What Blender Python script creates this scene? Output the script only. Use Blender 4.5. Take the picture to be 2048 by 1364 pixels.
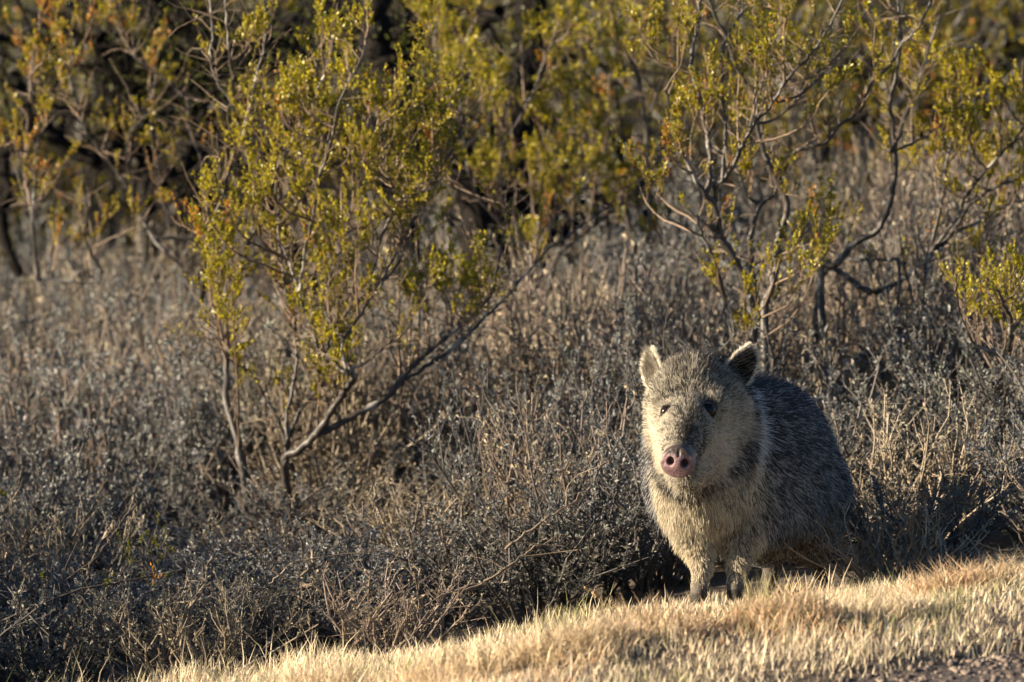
import bpy, math
import numpy as np
from mathutils import Vector, Matrix
from math import radians as R_

sc = bpy.context.scene
for o in list(bpy.data.objects):
    bpy.data.objects.remove(o)

# ------------------------------------------------------------------ camera, sky, sun, exposure
CAM = np.array([0.0, -15.0, 1.30])
PITCH = R_(2.933)
FPX = 15040.0                       # focal length in pixels of the 2048 px wide photograph
cd = bpy.data.cameras.new('camera')
cam = bpy.data.objects.new('camera', cd)
sc.collection.objects.link(cam)
cam.location = CAM
cam.rotation_euler = (math.pi / 2 - PITCH, 0, 0)
cd.sensor_width = 36.0
cd.lens = FPX * 36.0 / 2048.0
cd.clip_start = 0.5
cd.clip_end = 3000
cd.dof.use_dof = True
cd.dof.focus_distance = 15.30
cd.dof.aperture_fstop = 5.6
cd.dof.aperture_blades = 9
sc.camera = cam

SUN_AZ, SUN_EL = R_(13.0), R_(17.0)   # low sun at the camera's left
TO_SUN = Vector((-math.cos(SUN_AZ) * math.cos(SUN_EL), -math.sin(SUN_AZ) * math.cos(SUN_EL), math.sin(SUN_EL)))
w = bpy.data.worlds.new('World'); sc.world = w; w.use_nodes = True
nt = w.node_tree
sky = nt.nodes.new('ShaderNodeTexSky'); sky.sky_type = 'NISHITA'; sky.sun_disc = False
sky.sun_elevation = SUN_EL
sky.ozone_density = 4.5; sky.dust_density = 0.4
sky.sun_rotation = math.atan2(TO_SUN.x, TO_SUN.y)
nt.links.new(sky.outputs[0], nt.nodes['Background'].inputs[0])
nt.nodes['Background'].inputs[1].default_value = 0.05
sl = bpy.data.lights.new('sun', 'SUN'); sl.energy = 5.0; sl.angle = R_(0.5); sl.color = (1.0, 0.83, 0.60)
sun = bpy.data.objects.new('sun', sl); sc.collection.objects.link(sun)
sun.rotation_euler = TO_SUN.to_track_quat('Z', 'Y').to_euler()
vs = sc.view_settings
vs.view_transform = 'Standard'; vs.look = 'None'; vs.exposure = 1.66; vs.gamma = 1.0; vs.use_curve_mapping = False
sc.render.film_transparent = False
sc.cycles.use_denoising = True
sc.cycles.max_bounces = 4
sc.cycles.diffuse_bounces = 3
sc.cycles.glossy_bounces = 2
sc.cycles.transmission_bounces = 4
sc.cycles.use_adaptive_sampling = True
sc.cycles.adaptive_threshold = 0.03
sc.cycles.transparent_max_bounces = 8
sc.cycles_curves.shape = 'RIBBONS'

# ------------------------------------------------------------------ helpers
rng = np.random.default_rng(7)
cF = np.array([0, math.cos(PITCH), -math.sin(PITCH)])
cU = np.array([0, math.sin(PITCH), math.cos(PITCH)])
cR = np.array([1.0, 0, 0])

def P(u, v, y):
    """World point at depth y on the sight line of photograph point (u, v)."""
    d = cF + cR * (u - 1024) / FPX + cU * (682 - v) / FPX
    return CAM + d * ((y - CAM[1]) / d[1])

def edge_y(x):                      # far edge of the mown verge
    return 0.02 + 0.19 * (x - 0.4) + 0.04 * np.sin(3.1 * x + 1.0) + 0.02 * np.sin(9.0 * x)

def road_y(x):                      # near edge of the verge, where the gravel starts
    return -1.44 + 0.70 * (x - 0.45) - 0.10 * np.maximum(x - 0.45, 0) ** 2 + 0.03 * np.sin(7 * x)

HUMMOCKS = [(.23, -1.12, .14, .035), (.08, -1.2, .13, .03), (.79, -.72, .12, .02), (.93, -.6, .14, .012), (-.37, -1.05, .14, .03), (.50, -1.02, .13, .03), (-.10, -1.22, .15, .035), (-.62, -.85, .14, .025)]
def gz(x, y):
    """Ground height."""
    x = np.asarray(x, float); y = np.asarray(y, float)
    z = 0.1 * 4.0 * np.tanh((x - 0.4) / 4.0)
    z = z - 0.035 * np.clip(0.4 - x, 0, 3.0)
    d = y - edge_y(x)
    z = z - 0.05 / (1 + np.exp(-(d - 0.10) / 0.05)) + 0.05 / (1 + np.exp(-(d - 1.2) / 0.3))
    z = z + 0.010 * np.sin(5.3 * x + 2.1 * y) * np.sin(4.1 * y + 1.3) 
    r = y - road_y(x)
    z = z - 0.06 / (1 + np.exp((r - 0.02) / 0.04)) + 0.03 * np.exp(-((r - 0.35) / 0.2) ** 2)
    z = z + 0.045 * np.clip(y - 1.2, 0, 40) + 0.020 * np.clip(x, 0, 1.5) * np.clip(y - 1.2, 0, 5)
    for hx, hy, hr_, hh in HUMMOCKS:
        z = z + hh * np.exp(-((x - hx) ** 2 + (y - hy) ** 2 * 1.6) / hr_ ** 2)
    far = np.clip((y - 9) / 40.0, 0, None)
    z = z + 1.3 * far ** 1.5 / (1 + 0.1 * far ** 1.5)
    return z

def nrm(a):
    return a / (np.linalg.norm(a, axis=-1, keepdims=True) + 1e-12)

def new_mesh(name, V, faces, mat=None, col=None, smooth=False, vcol=None):
    """faces: list of int arrays (n,3) or (n,4); col: per-vertex colour (n,3)."""
    me = bpy.data.meshes.new(name)
    V = np.asarray(V, np.float32)
    me.vertices.add(len(V)); me.vertices.foreach_set('co', V.ravel())
    idx, tot = [], []
    for f in faces:
        if len(f) == 0: continue
        f = np.asarray(f, np.int32)
        idx.append(f.ravel()); tot.append(np.full(len(f), f.shape[1], np.int32))
    idx = np.concatenate(idx); tot = np.concatenate(tot)
    me.loops.add(len(idx)); me.loops.foreach_set('vertex_index', idx)
    me.polygons.add(len(tot))
    st = np.concatenate([[0], np.cumsum(tot)[:-1]]).astype(np.int32)
    me.polygons.foreach_set('loop_start', st)
    if smooth:
        me.polygons.foreach_set('use_smooth', np.ones(len(tot), bool))
    if col is not None:
        a = me.attributes.new('Col', 'FLOAT_COLOR', 'POINT')
        c = np.ones((len(V), 4), np.float32); c[:, :3] = col
        a.data.foreach_set('color', c.ravel())
    me.update(calc_edges=True)
    me.validate()
    if mat: me.materials.append(mat)
    return me

def link(name, data, parent=None, loc=None):
    o = bpy.data.objects.new(name, data)
    sc.collection.objects.link(o)
    if parent is not None: o.parent = parent
    if loc is not None: o.location = loc
    return o

def tag(o, label=None, cat=None, group=None, kind=None):
    if label: o['label'] = label
    if cat: o['category'] = cat
    if group: o['group'] = group
    if kind: o['kind'] = kind
    return o

class Buf:
    """Collects tubes and leaves of ONE part."""
    def __init__(s): s.V, s.Q, s.T, s.C, s.n = [], [], [], [], 0
    def tubes(s, Pt, Rd, k=4, col=(0.2, 0.15, 0.1)):
        Pt = np.asarray(Pt, float); Rd = np.asarray(Rd, float)
        if Pt.ndim == 2: Pt = Pt[None]; Rd = Rd[None]
        m, n, _ = Pt.shape
        T = np.empty_like(Pt); T[:, 1:-1] = Pt[:, 2:] - Pt[:, :-2]; T[:, 0] = Pt[:, 1] - Pt[:, 0]; T[:, -1] = Pt[:, -1] - Pt[:, -2]
        T = nrm(T)
        ref = np.where(np.abs(T[:, :1, 2:3]).repeat(n, 1) > 0.95, [[[1., 0, 0]]], [[[0., 0, 1]]])
        ref = np.broadcast_to(ref[:, :1], T.shape) if m else ref
        e1 = nrm(np.cross(T, ref)); e2 = np.cross(T, e1)
        a = np.arange(k) * 2 * np.pi / k
        ring = Pt[:, :, None] + Rd[:, :, None, None] * (np.cos(a)[None, None, :, None] * e1[:, :, None] + np.sin(a)[None, None, :, None] * e2[:, :, None])
        i = np.arange(m)[:, None, None] * n * k; j = np.arange(n - 1)[None, :, None] * k; q = np.arange(k)[None, None, :]; q2 = (q + 1) % k
        F = np.stack([i + j + q, i + j + q2, i + j + k + q2, i + j + k + q], -1).reshape(-1, 4) + s.n
        s.V.append(ring.reshape(-1, 3)); s.Q.append(F)
        c = np.asarray(col, float)
        if c.ndim == 2: c = c[:, None, None, :]
        c = np.broadcast_to(c, (m, n, k, 3)).reshape(-1, 3)
        s.C.append(c); s.n += m * n * k
    def leaves(s, p, d, L, W, col, fold=0.35, up=None):
        """rhombic folded leaves: base p, direction d, length L, width W."""
        p = np.asarray(p, float); m = len(p)
        if m == 0: return
        d = nrm(d); rr = rng.normal(size=(m, 3)) if up is None else up + rng.normal(size=(m, 3)) * 0.3
        sd = nrm(np.cross(d, rr)); nn = np.cross(sd, d)
        L = np.broadcast_to(L, m)[:, None]; W = np.broadcast_to(W, m)[:, None]
        mid = p + d * L * 0.55
        v = np.stack([p, mid + sd * W * 0.5 + nn * W * fold * 0.5, p + d * L - nn * L * 0.06, mid - sd * W * 0.5 + nn * W * fold * 0.5], 1)
        b = np.arange(m)[:, None] * 4 + s.n
        s.T.append(np.concatenate([b + [0, 1, 2], b + [0, 2, 3]]))
        s.V.append(v.reshape(-1, 3)); s.C.append(np.repeat(np.broadcast_to(col, (m, 3)), 4, 0)); s.n += 4 * m
    def mesh(s, name, mat, smooth=False):
        return new_mesh(name, np.concatenate(s.V), s.Q + s.T, mat, np.concatenate(s.C), smooth)

# ------------------------------------------------------------------ materials
def base_mat(name):
    m = bpy.data.materials.new(name); m.use_nodes = True
    n = m.node_tree.nodes; l = m.node_tree.links
    return m, n, l, n['Principled BSDF']

def col_mat(name, rough=0.7, spec=0.3, trans=0.0, tmul=1.0, noise=0.0, nscale=60, objvar=0.0, bump=0.0):
    m, n, l, b = base_mat(name)
    a = n.new('ShaderNodeAttribute'); a.attribute_name = 'Col'
    c = a.outputs['Color']
    if noise or objvar:
        hs = n.new('ShaderNodeHueSaturation')
        mth = n.new('ShaderNodeMath'); mth.operation = 'ADD'; mth.inputs[0].default_value = 0; mth.inputs[1].default_value = 1
        if noise:
            tx = n.new('ShaderNodeTexNoise'); tx.inputs['Scale'].default_value = nscale; tx.inputs['Detail'].default_value = 3
            tc = n.new('ShaderNodeTexCoord'); l.new(tc.outputs['Object'], tx.inputs['Vector'])
            mr = n.new('ShaderNodeMapRange'); mr.inputs[1].default_value = 0.3; mr.inputs[2].default_value = 0.7
            mr.inputs[3].default_value = -noise; mr.inputs[4].default_value = noise
            l.new(tx.outputs[0], mr.inputs[0]); l.new(mr.outputs[0], mth.inputs[0])
        v = mth.outputs[0]
        if objvar:
            oi = n.new('ShaderNodeObjectInfo'); m2 = n.new('ShaderNodeMapRange')
            m2.inputs[3].default_value = 1 - objvar; m2.inputs[4].default_value = 1 + objvar
            l.new(oi.outputs['Random'], m2.inputs[0])
            mm = n.new('ShaderNodeMath'); mm.operation = 'MULTIPLY'; l.new(v, mm.inputs[0]); l.new(m2.outputs[0], mm.inputs[1]); v = mm.outputs[0]
        l.new(v, hs.inputs['Value']); l.new(c, hs.inputs['Color']); c = hs.outputs[0]
    l.new(c, b.inputs['Base Color'])
    b.inputs['Roughness'].default_value = rough
    b.inputs['Specular IOR Level'].default_value = spec
    if bump:
        t2 = n.new('ShaderNodeTexNoise'); t2.inputs['Scale'].default_value = 180; t2.inputs['Detail'].default_value = 4
        bp = n.new('ShaderNodeBump'); bp.inputs['Strength'].default_value = bump; bp.inputs['Distance'].default_value = 0.004
        tc2 = n.new('ShaderNodeTexCoord'); l.new(tc2.outputs['Object'], t2.inputs['Vector'])
        l.new(t2.outputs[0], bp.inputs['Height']); l.new(bp.outputs[0], b.inputs['Normal'])
    if trans:
        t = n.new('ShaderNodeBsdfTranslucent'); mx = n.new('ShaderNodeMixShader'); mx.inputs[0].default_value = trans
        l.new(c, t.inputs['Color'])
        l.new(b.outputs[0], mx.inputs[1]); l.new(t.outputs[0], mx.inputs[2]); l.new(mx.outputs[0], n['Material Output'].inputs[0])
    return m

M_sageleaf = col_mat('sage_leaf', 0.55, 0.32, 0.28, objvar=0.22)
M_sagestem = col_mat('sage_stem', 0.6, 0.35, 0.0, noise=0.3, nscale=90, objvar=0.25)
M_creoleaf = col_mat('resinous_leaf', 0.32, 0.5, 0.48, objvar=0.12)
M_creobark = col_mat('grey_bark', 0.55, 0.4, 0.0, noise=0.75, nscale=14, bump=0.35)
def bark_mat():
    m, n, l, b = base_mat('grey_bark_painted_sun')
    tc = n.new('ShaderNodeTexCoord'); mp = n.new('ShaderNodeMapping'); mp.inputs['Scale'].default_value = (9, 9, 5)
    t1 = n.new('ShaderNodeTexNoise'); t1.inputs['Scale'].default_value = 1.0; t1.inputs['Detail'].default_value = 5; t1.inputs['Roughness'].default_value = .65
    rp = n.new('ShaderNodeValToRGB'); rp.color_ramp.elements[0].position = .54; rp.color_ramp.elements[1].position = .69
    rp.color_ramp.elements[0].color = (.036, .030, .026, 1); rp.color_ramp.elements[1].color = (.40, .38, .35, 1)  # pale patches paint sunlit spots onto the dark bark
    l.new(tc.outputs['Object'], mp.inputs['Vector']); l.new(mp.outputs[0], t1.inputs['Vector']); l.new(t1.outputs[0], rp.inputs[0])
    l.new(rp.outputs[0], b.inputs['Base Color']); b.inputs['Roughness'].default_value = .5
    t2 = n.new('ShaderNodeTexNoise'); t2.inputs['Scale'].default_value = 160; bp = n.new('ShaderNodeBump'); bp.inputs['Strength'].default_value = .5; bp.inputs['Distance'].default_value = .003
    l.new(tc.outputs['Object'], t2.inputs['Vector']); l.new(t2.outputs[0], bp.inputs['Height']); l.new(bp.outputs[0], b.inputs['Normal'])
    return m
M_creobark = bark_mat()
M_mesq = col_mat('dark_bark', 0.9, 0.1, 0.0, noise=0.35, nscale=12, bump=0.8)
M_grass = col_mat('dry_grass', 0.6, 0.25, 0.35)
M_stone = col_mat('gravel_stone', 0.85, 0.3)
M_wood = col_mat('dead_wood', 0.75, 0.25, noise=0.35, nscale=40, bump=0.3)

def ground_mat():
    m, n, l, b = base_mat('desert_soil')
    tc = n.new('ShaderNodeTexCoord')
    t1 = n.new('ShaderNodeTexNoise'); t1.inputs['Scale'].default_value = 3.5; t1.inputs['Detail'].default_value = 8
    t2 = n.new('ShaderNodeTexNoise'); t2.inputs['Scale'].default_value = 90; t2.inputs['Detail'].default_value = 5
    r = n.new('ShaderNodeValToRGB')
    r.color_ramp.elements[0].position = 0.3; r.color_ramp.elements[0].color = (0.045, 0.033, 0.023, 1)
    r.color_ramp.elements[1].position = 0.72; r.color_ramp.elements[1].color = (0.13, 0.098, 0.066, 1)
    mx = n.new('ShaderNodeMath'); mx.operation = 'MULTIPLY_ADD'; mx.inputs[1].default_value = 0.5; 
    l.new(tc.outputs['Object'], t1.inputs['Vector']); l.new(tc.outputs['Object'], t2.inputs['Vector'])
    l.new(t2.outputs[0], mx.inputs[0])
    m2 = n.new('ShaderNodeMath'); m2.operation = 'MULTIPLY'; m2.inputs[1].default_value = 0.5
    l.new(t1.outputs[0], m2.inputs[0]); l.new(m2.outputs[0], mx.inputs[2]); l.new(mx.outputs[0], r.inputs[0])
    l.new(r.outputs[0], b.inputs['Base Color']); b.inputs['Roughness'].default_value = 0.95
    bp = n.new('ShaderNodeBump'); bp.inputs['Strength'].default_value = 0.6; bp.inputs['Distance'].default_value = 0.01
    l.new(t2.outputs[0], bp.inputs['Height']); l.new(bp.outputs[0], b.inputs['Normal'])
    return m
def road_mat():
    m, n, l, b = base_mat('road_gravel')
    tc = n.new('ShaderNodeTexCoord')
    vz = n.new('ShaderNodeTexVoronoi'); vz.inputs['Scale'].default_value = 85
    r = n.new('ShaderNodeValToRGB')
    r.color_ramp.elements[0].color = (0.022, 0.018, 0.017, 1); r.color_ramp.elements[1].color = (0.085, 0.062, 0.05, 1)  # dark brown gravel, taken darker to paint in the verge's shadow band
    l.new(tc.outputs['Object'], vz.inputs['Vector']); l.new(vz.outputs['Color'], r.inputs[0]); l.new(r.outputs[0], b.inputs['Base Color'])
    b.inputs['Roughness'].default_value = 0.9
    bp = n.new('ShaderNodeBump'); bp.inputs['Strength'].default_value = 0.8; bp.inputs['Distance'].default_value = 0.008; bp.invert = True
    l.new(vz.outputs['Distance'], bp.inputs['Height']); l.new(bp.outputs[0], b.inputs['Normal'])
    return m

# ------------------------------------------------------------------ ground and road
def grid_axis(a, b, fine0, fine1, h, grow=1.25):
    xs = list(np.arange(fine0, fine1 + h / 2, h))
    s = h
    while xs[-1] < b: s *= grow; xs.append(xs[-1] + s)
    s = h
    while xs[0] > a: s *= grow; xs.insert(0, xs[0] - s)
    return np.array(xs)
gx = grid_axis(-900, 900, -3, 3.5, 0.05); gy = grid_axis(-30, 1800, -4, 6, 0.05)
GX, GY = np.meshgrid(gx, gy, indexing='ij'); GZ = gz(GX, GY)
def sheet_faces(nx, ny):
    i, j = np.meshgrid(np.arange(nx - 1), np.arange(ny - 1), indexing='ij')
    a = (i * ny + j).ravel()
    return np.stack([a, a + ny, a + ny + 1, a + 1], 1)
gm = new_mesh('ground', np.stack([GX, GY, GZ], -1).reshape(-1, 3), [sheet_faces(len(gx), len(gy))], ground_mat(), smooth=True)
tag(link('ground', gm), 'brown desert soil with leaf litter under the brush', 'ground', kind='structure')

rx = np.arange(-6, 9, 0.05); rt = np.linspace(0, 1, 60)
RX, RT = np.meshgrid(rx, rt, indexing='ij')
RY = (road_y(RX) - 0.03) * (1 - RT) + (road_y(RX) - 4.5) * RT
rm = new_mesh('gravel_road', np.stack([RX, RY, gz(RX, RY) + 0.006], -1).reshape(-1, 3), [sheet_faces(len(rx), len(rt))[:, ::-1]], road_mat(), smooth=True)
tag(link('gravel_road', rm), 'dark brown gravel road edge in front of the grass verge', 'road', kind='structure')

# pebbles on the road edge, too many to count
def pebbles(n, xs, ys, r0, r1, zoff=0.004):
    ico_v = nrm(np.array([[0, 0, 1], [.9, 0, .4], [.28, .85, .4], [-.72, .53, .4], [-.72, -.53, .4], [.28, -.85, .4], [.3, 0, -.6], [-.3, .3, -.6], [-.3, -.3, -.6]]))
    ico_f = np.array([[0, 1, 2], [0, 2, 3], [0, 3, 4], [0, 4, 5], [0, 5, 1], [1, 6, 2], [2, 6, 7], [2, 7, 3], [3, 7, 8], [3, 8, 4], [4, 8, 5], [5, 8, 6], [5, 6, 1], [6, 8, 7]])
    r = r0 + (r1 - r0) * rng.random(n) ** 2.5
    th = rng.random(n) * 6.28
    v = ico_v[None] * (1 + rng.normal(size=(n, 9, 1)) * .16) * (r[:, None] * (np.array([1, .8, .6]) * (1 + rng.normal(size=(n, 3)) * .15)))[:, None, :]
    c, s = np.cos(th)[:, None], np.sin(th)[:, None]
    v = np.stack([v[..., 0] * c - v[..., 1] * s, v[..., 0] * s + v[..., 1] * c, v[..., 2]], -1)
    v += np.stack([xs, ys, gz(xs, ys) + r * 0.3 + zoff], -1)[:, None]
    f = (ico_f[None] + np.arange(n)[:, None, None] * 9).reshape(-1, 3)
    base = np.array([[.10, .075, .06], [.16, .12, .10], [.07, .055, .05], [.2, .16, .13]])[rng.integers(0, 4, n)] * (0.8 + .4 * rng.random((n, 1)))
    return new_mesh('gravel', v.reshape(-1, 3), [f], M_stone, np.repeat(base, 9, 0), True)
n = 9000
px_ = rng.uniform(-0.4, 2.0, n); py_ = road_y(px_) - 0.03 - 1.2 * rng.random(n) ** 1.3 + 0.10 * (rng.random(n) < .12)
tag(link('gravel', pebbles(n, px_, py_, .003, .012)), 'loose brown gravel on the road edge', 'gravel', kind='stuff')

# ------------------------------------------------------------------ grass verge
def vnoise(x, y, s, seed):
    g = np.random.default_rng(seed).random((64, 64))
    fx, fy = x / s, y / s
    ix, iy = np.floor(fx).astype(int), np.floor(fy).astype(int)
    tx, ty = fx - ix, fy - iy
    tx = tx * tx * (3 - 2 * tx); ty = ty * ty * (3 - 2 * ty)
    q = lambda a, b: g[a % 64, b % 64]
    return (q(ix, iy) * (1 - tx) + q(ix + 1, iy) * tx) * (1 - ty) + (q(ix, iy + 1) * (1 - tx) + q(ix + 1, iy + 1) * tx) * ty

STRAW = np.array([0.68, 0.545, 0.36]); PALE = np.array([0.82, 0.72, 0.54]); GREEN = np.array([0.16, 0.19, 0.05]); RED = np.array([0.42, 0.21, 0.10])
def blades(buf, x, y, L, lean, col, wid, curl=0.35):
    """curved tapering grass blades rooted on the ground, 3 triangles each."""
    m = len(x)
    p0 = np.stack([x, y, gz(x, y) - 0.004], -1)
    th = rng.random(m) * 6.283
    hd = np.stack([np.cos(th), np.sin(th), np.zeros(m)], -1)
    d = nrm(hd * lean[:, None] + np.array([0.10, 0, 1.0]))
    p1 = p0 + d * (L * .55)[:, None]
    d2 = nrm(d + hd * curl * (0.3 + rng.random((m, 1))) + np.array([0, 0, -.1]))
    p2 = p1 + d2 * (L * .45)[:, None]
    ph = th + rng.normal(size=m) * 0.9 + 1.57
    sd = np.stack([np.cos(ph), np.sin(ph), np.zeros(m)], -1) * (wid * .5)[:, None]
    v = np.stack([p0 - sd, p0 + sd, p1 + sd * .8, p1 - sd * .8, p2], 1)
    b = np.arange(m)[:, None] * 5 + buf.n
    buf.Q.append(b + [0, 1, 2, 3]); buf.T.append(b + [3, 2, 4])
    buf.V.append(v.reshape(-1, 3)); buf.C.append(np.repeat(col, 5, 0)); buf.n += 5 * m

gb = Buf()
n = 235000
x = rng.uniform(-2.0, 2.2, n); y = rng.uniform(-2.9, 0.65, n)
dE = edge_y(x) - y; dRd = y - road_y(x)
clump = vnoise(x, y, .13, 1); big = vnoise(x, y, .45, 2)
keep = (dE > -0.03 - .10 * rng.random(n) ** 2) & (dRd > 0.02 - .15 * rng.random(n) ** 3) & (rng.random(n) < .45 + .8 * clump)
keep &= (y > -2.3) | (rng.random(n) < .5)
x, y, clump, big, dE, dRd = [a[keep] for a in (x, y, clump, big, dE, dRd)]
m = len(x)
L = (0.018 + 0.020 * rng.random(m)) * (0.45 + 1.1 * clump) * (0.8 + .5 * big)
L *= 1 + 0.45 * np.exp(-(dE / .07) ** 2)
L *= 1 - .22 * np.exp(-(((x - .39) / .17) ** 2 + ((y + .06) / .14) ** 2))
tall = rng.random(m) < 0.02 + .05 * np.exp(-(dE / .05) ** 2); L[tall] *= 1.9
t = rng.random((m, 1))
col = STRAW * (1 - t) + PALE * t
redz = np.clip((vnoise(x, y, .28, 5) - .50) * 5, 0, 1) * np.clip((-y - .1) * 2, 0, 1)
gr = np.clip((vnoise(x, y, .25, 9) - .60) * 5, 0, .7) + .10 + .45 * np.exp(-((x + .85) / .35) ** 2)
isg = rng.random(m) < gr * .6; isr = rng.random(m) < redz * .28
col[isg] = (GREEN * .8 + STRAW * .25) * (0.7 + .6 * rng.random((isg.sum(), 1)))
col[isr] = RED * (.8 + .5 * rng.random((isr.sum(), 1))) + STRAW * .25
col *= 0.75 + .5 * rng.random((m, 1))
blades(gb, x, y, L, np.abs(rng.normal(size=m)) * .45, col, 0.0014 + .0017 * rng.random(m))
# hummocks near the road, longer and matted
for (u, v, yy, rad, hh, cc) in [(1270, 1300, -1.05, .17, .055, RED), (1130, 1320, -1.2, .13, .05, STRAW), (1880, 1235, -.62, .12, .055, RED), (2010, 1215, -.5, .14, .05, STRAW * .9),
                                (620, 1340, -1.1, .15, .05, STRAW), (480, 1345, -.95, .14, .045, GREEN * 1.6), (1560, 1290, -1.0, .13, .045, RED), (900, 1330, -1.2, .16, .05, STRAW * 1.1), (1750, 1265, -.9, .12, .045, PALE)]:
    q = P(u, v, yy); k = 1100
    a = rng.random(k) * 6.28; r = rad * np.sqrt(rng.random(k))
    cc2 = cc * .32 + STRAW * .62
    blades(gb, q[0] + r * np.cos(a), yy + r * np.sin(a) * .8, hh * 1.5 * (0.5 + .8 * rng.random(k)) * (1.15 - (r / rad) ** 2 * .6), np.abs(rng.normal(size=k)) * .7,
           cc2 * (.6 + .7 * rng.random((k, 1))), .0022 + .002 * rng.random(k), .9)
tag(link('grass', gb.mesh('grass', M_grass)), 'short dry straw-coloured grass covering the sunlit verge', 'grass', kind='stuff')

# tufts one can tell apart on the verge
def tuft(q, k, h, rad, col, label, wide=.0024):
    b = Buf()
    a = rng.random(k) * 6.28; r = rad * np.sqrt(rng.random(k))
    x = q[0] + r * np.cos(a); y = q[1] + r * np.sin(a)
    blades(b, x, y, h * (.45 + .75 * rng.random(k)), np.abs(rng.normal(size=k)) * .28, col * (.7 + .6 * rng.random((k, 1))), wide * (.8 + .6 * rng.random(k)), .3)
    tag(link('grass_tuft', b.mesh('grass_tuft', M_grass)), label, 'grass', 'taller tufts on the grass verge')
def vg(u, v):
    """Ground point under photograph point (u, v)."""
    y = -1.5
    for i in range(60):
        p = P(u, v, y)
        if p[2] < gz(p[0], p[1]): break
        y += .05
    return p
for (u, v, k, h, rad, c, lab) in [
    (850, 1262, 60, .085, .045, PALE, 'loose tuft of tall pale grass stalks at the verge edge under the creosote bush'),
    (1530, 1212, 80, .075, .05, (STRAW + GREEN) / 2, 'green and straw grass tuft beside the foot of the peccary'),
    (1610, 1200, 60, .065, .05, STRAW, 'straw grass tuft under the belly of the peccary'),
    (1790, 1150, 40, .07, .04, STRAW * .9, 'short grass tuft in the shade behind the peccary'),
    (1960, 1150, 50, .055, .06, STRAW, 'pale wispy grass tuft at the high end of the verge'),
    (1110, 1225, 30, .06, .035, PALE, 'small sunlit grass tuft before the dark hollow in the brush'),
    (560, 1318, 60, .06, .05, (STRAW + GREEN) / 2, 'low greenish grass tuft at the low end of the verge')]:
    tuft(vg(u, v), k, h, rad, c, lab)

# ------------------------------------------------------------------ grey brush
def sage_variant(seed, H, rad, nst, ntw, nlf, leafcol, stemcol, dry=False):
    global rng
    keep = rng; rng = np.random.default_rng(seed)
    st, lf = Buf(), Buf()
    a = rng.random(nst) * 6.283; r = rad * .35 * np.sqrt(rng.random(nst))
    p0 = np.stack([r * np.cos(a), r * np.sin(a), np.full(nst, -.02)], -1)
    out = np.stack([np.cos(a), np.sin(a), np.zeros(nst)], -1)
    d = nrm(out * (rng.random((nst, 1)) * .75) * (rad / .25) + [0, 0, 1.0] + rng.normal(size=(nst, 3)) * .12)
    Hs = H * (.55 + .5 * rng.random(nst))
    n = 7
    pts = [p0]
    for i in range(n - 1):
        d = nrm(d + rng.normal(size=(nst, 3)) * .17 + [0, 0, .06])
        pts.append(pts[-1] + d * (Hs / (n - 1))[:, None])
    S = np.stack(pts, 1)
    rr = (.0034 + .0026 * rng.random((nst, 1))) * np.linspace(1, .35, n)[None]
    sc_ = np.asarray(stemcol) * (.65 + .8 * rng.random((nst, 1)))
    st.tubes(S, rr, 4, sc_)
    # twigs
    k = nst * ntw
    si = np.repeat(np.arange(nst), ntw); t = (.22 + .78 * rng.random(k)) * (n - 1.001)
    i0 = t.astype(int); f = (t - i0)[:, None]
    q = S[si, i0] * (1 - f) + S[si, i0 + 1] * f
    sd = nrm(S[si, i0 + 1] - S[si, i0])
    td = nrm(sd * .7 + rng.normal(size=(k, 3)) * .55 + [0, 0, .45])
    Lt = (.03 + .085 * rng.random(k)) * H / .42
    m = 4; tp = [q]
    for i in range(m - 1):
        td = nrm(td + rng.normal(size=(k, 3)) * .2 + [0, 0, .12])
        tp.append(tp[-1] + td * (Lt / (m - 1))[:, None])
    Tw = np.stack(tp, 1)
    st.tubes(Tw, (.0013 + .0009 * rng.random((k, 1))) * np.linspace(1, .5, m)[None], 3, sc_[si] * 1.05)
    # leaves
    kk = k * nlf
    ti = np.repeat(np.arange(k), nlf); t = (.1 + .9 * rng.random(kk)) * (m - 1.001)
    i0 = t.astype(int); f = (t - i0)[:, None]
    q = Tw[ti, i0] * (1 - f) + Tw[ti, i0 + 1] * f
    ld = nrm(nrm(Tw[ti, i0 + 1] - Tw[ti, i0]) * .6 + rng.normal(size=(kk, 3)) * .6 + [0, 0, .25])
    Ll = .006 + .009 * rng.random(kk)
    lc = np.asarray(leafcol) * (.6 + .75 * rng.random((kk, 1))) * (1 + rng.normal(size=(kk, 3)) * .05)
    lf.leaves(q, ld, Ll, Ll * (.34 + .2 * rng.random(kk)), np.clip(lc, 0.01, .8))
    rng = keep
    return st.mesh('shrub_stems', M_sagestem), lf.mesh('shrub_leaves', M_sageleaf)

SILVER = (.215, .22, .212); SILVER2 = (.172, .18, .176); TAN = (.36, .305, .21); STEM = (.075, .066, .060); PINK = (.135, .105, .085)
sage = [sage_variant(11, .42, .24, 34, 12, 16, SILVER, STEM), sage_variant(12, .46, .22, 30, 12, 16, SILVER2, STEM), sage_variant(13, .38, .26, 36, 11, 16, SILVER, PINK),
        sage_variant(14, .44, .20, 30, 12, 16, (.175, .172, .145), STEM), sage_variant(15, .40, .25, 32, 12, 16, SILVER2, PINK),
        sage_variant(21, .46, .20, 46, 9, 7, TAN, PINK), sage_variant(22, .42, .22, 48, 9, 6, (.27, .235, .165), (.19, .155, .115))]

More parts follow.
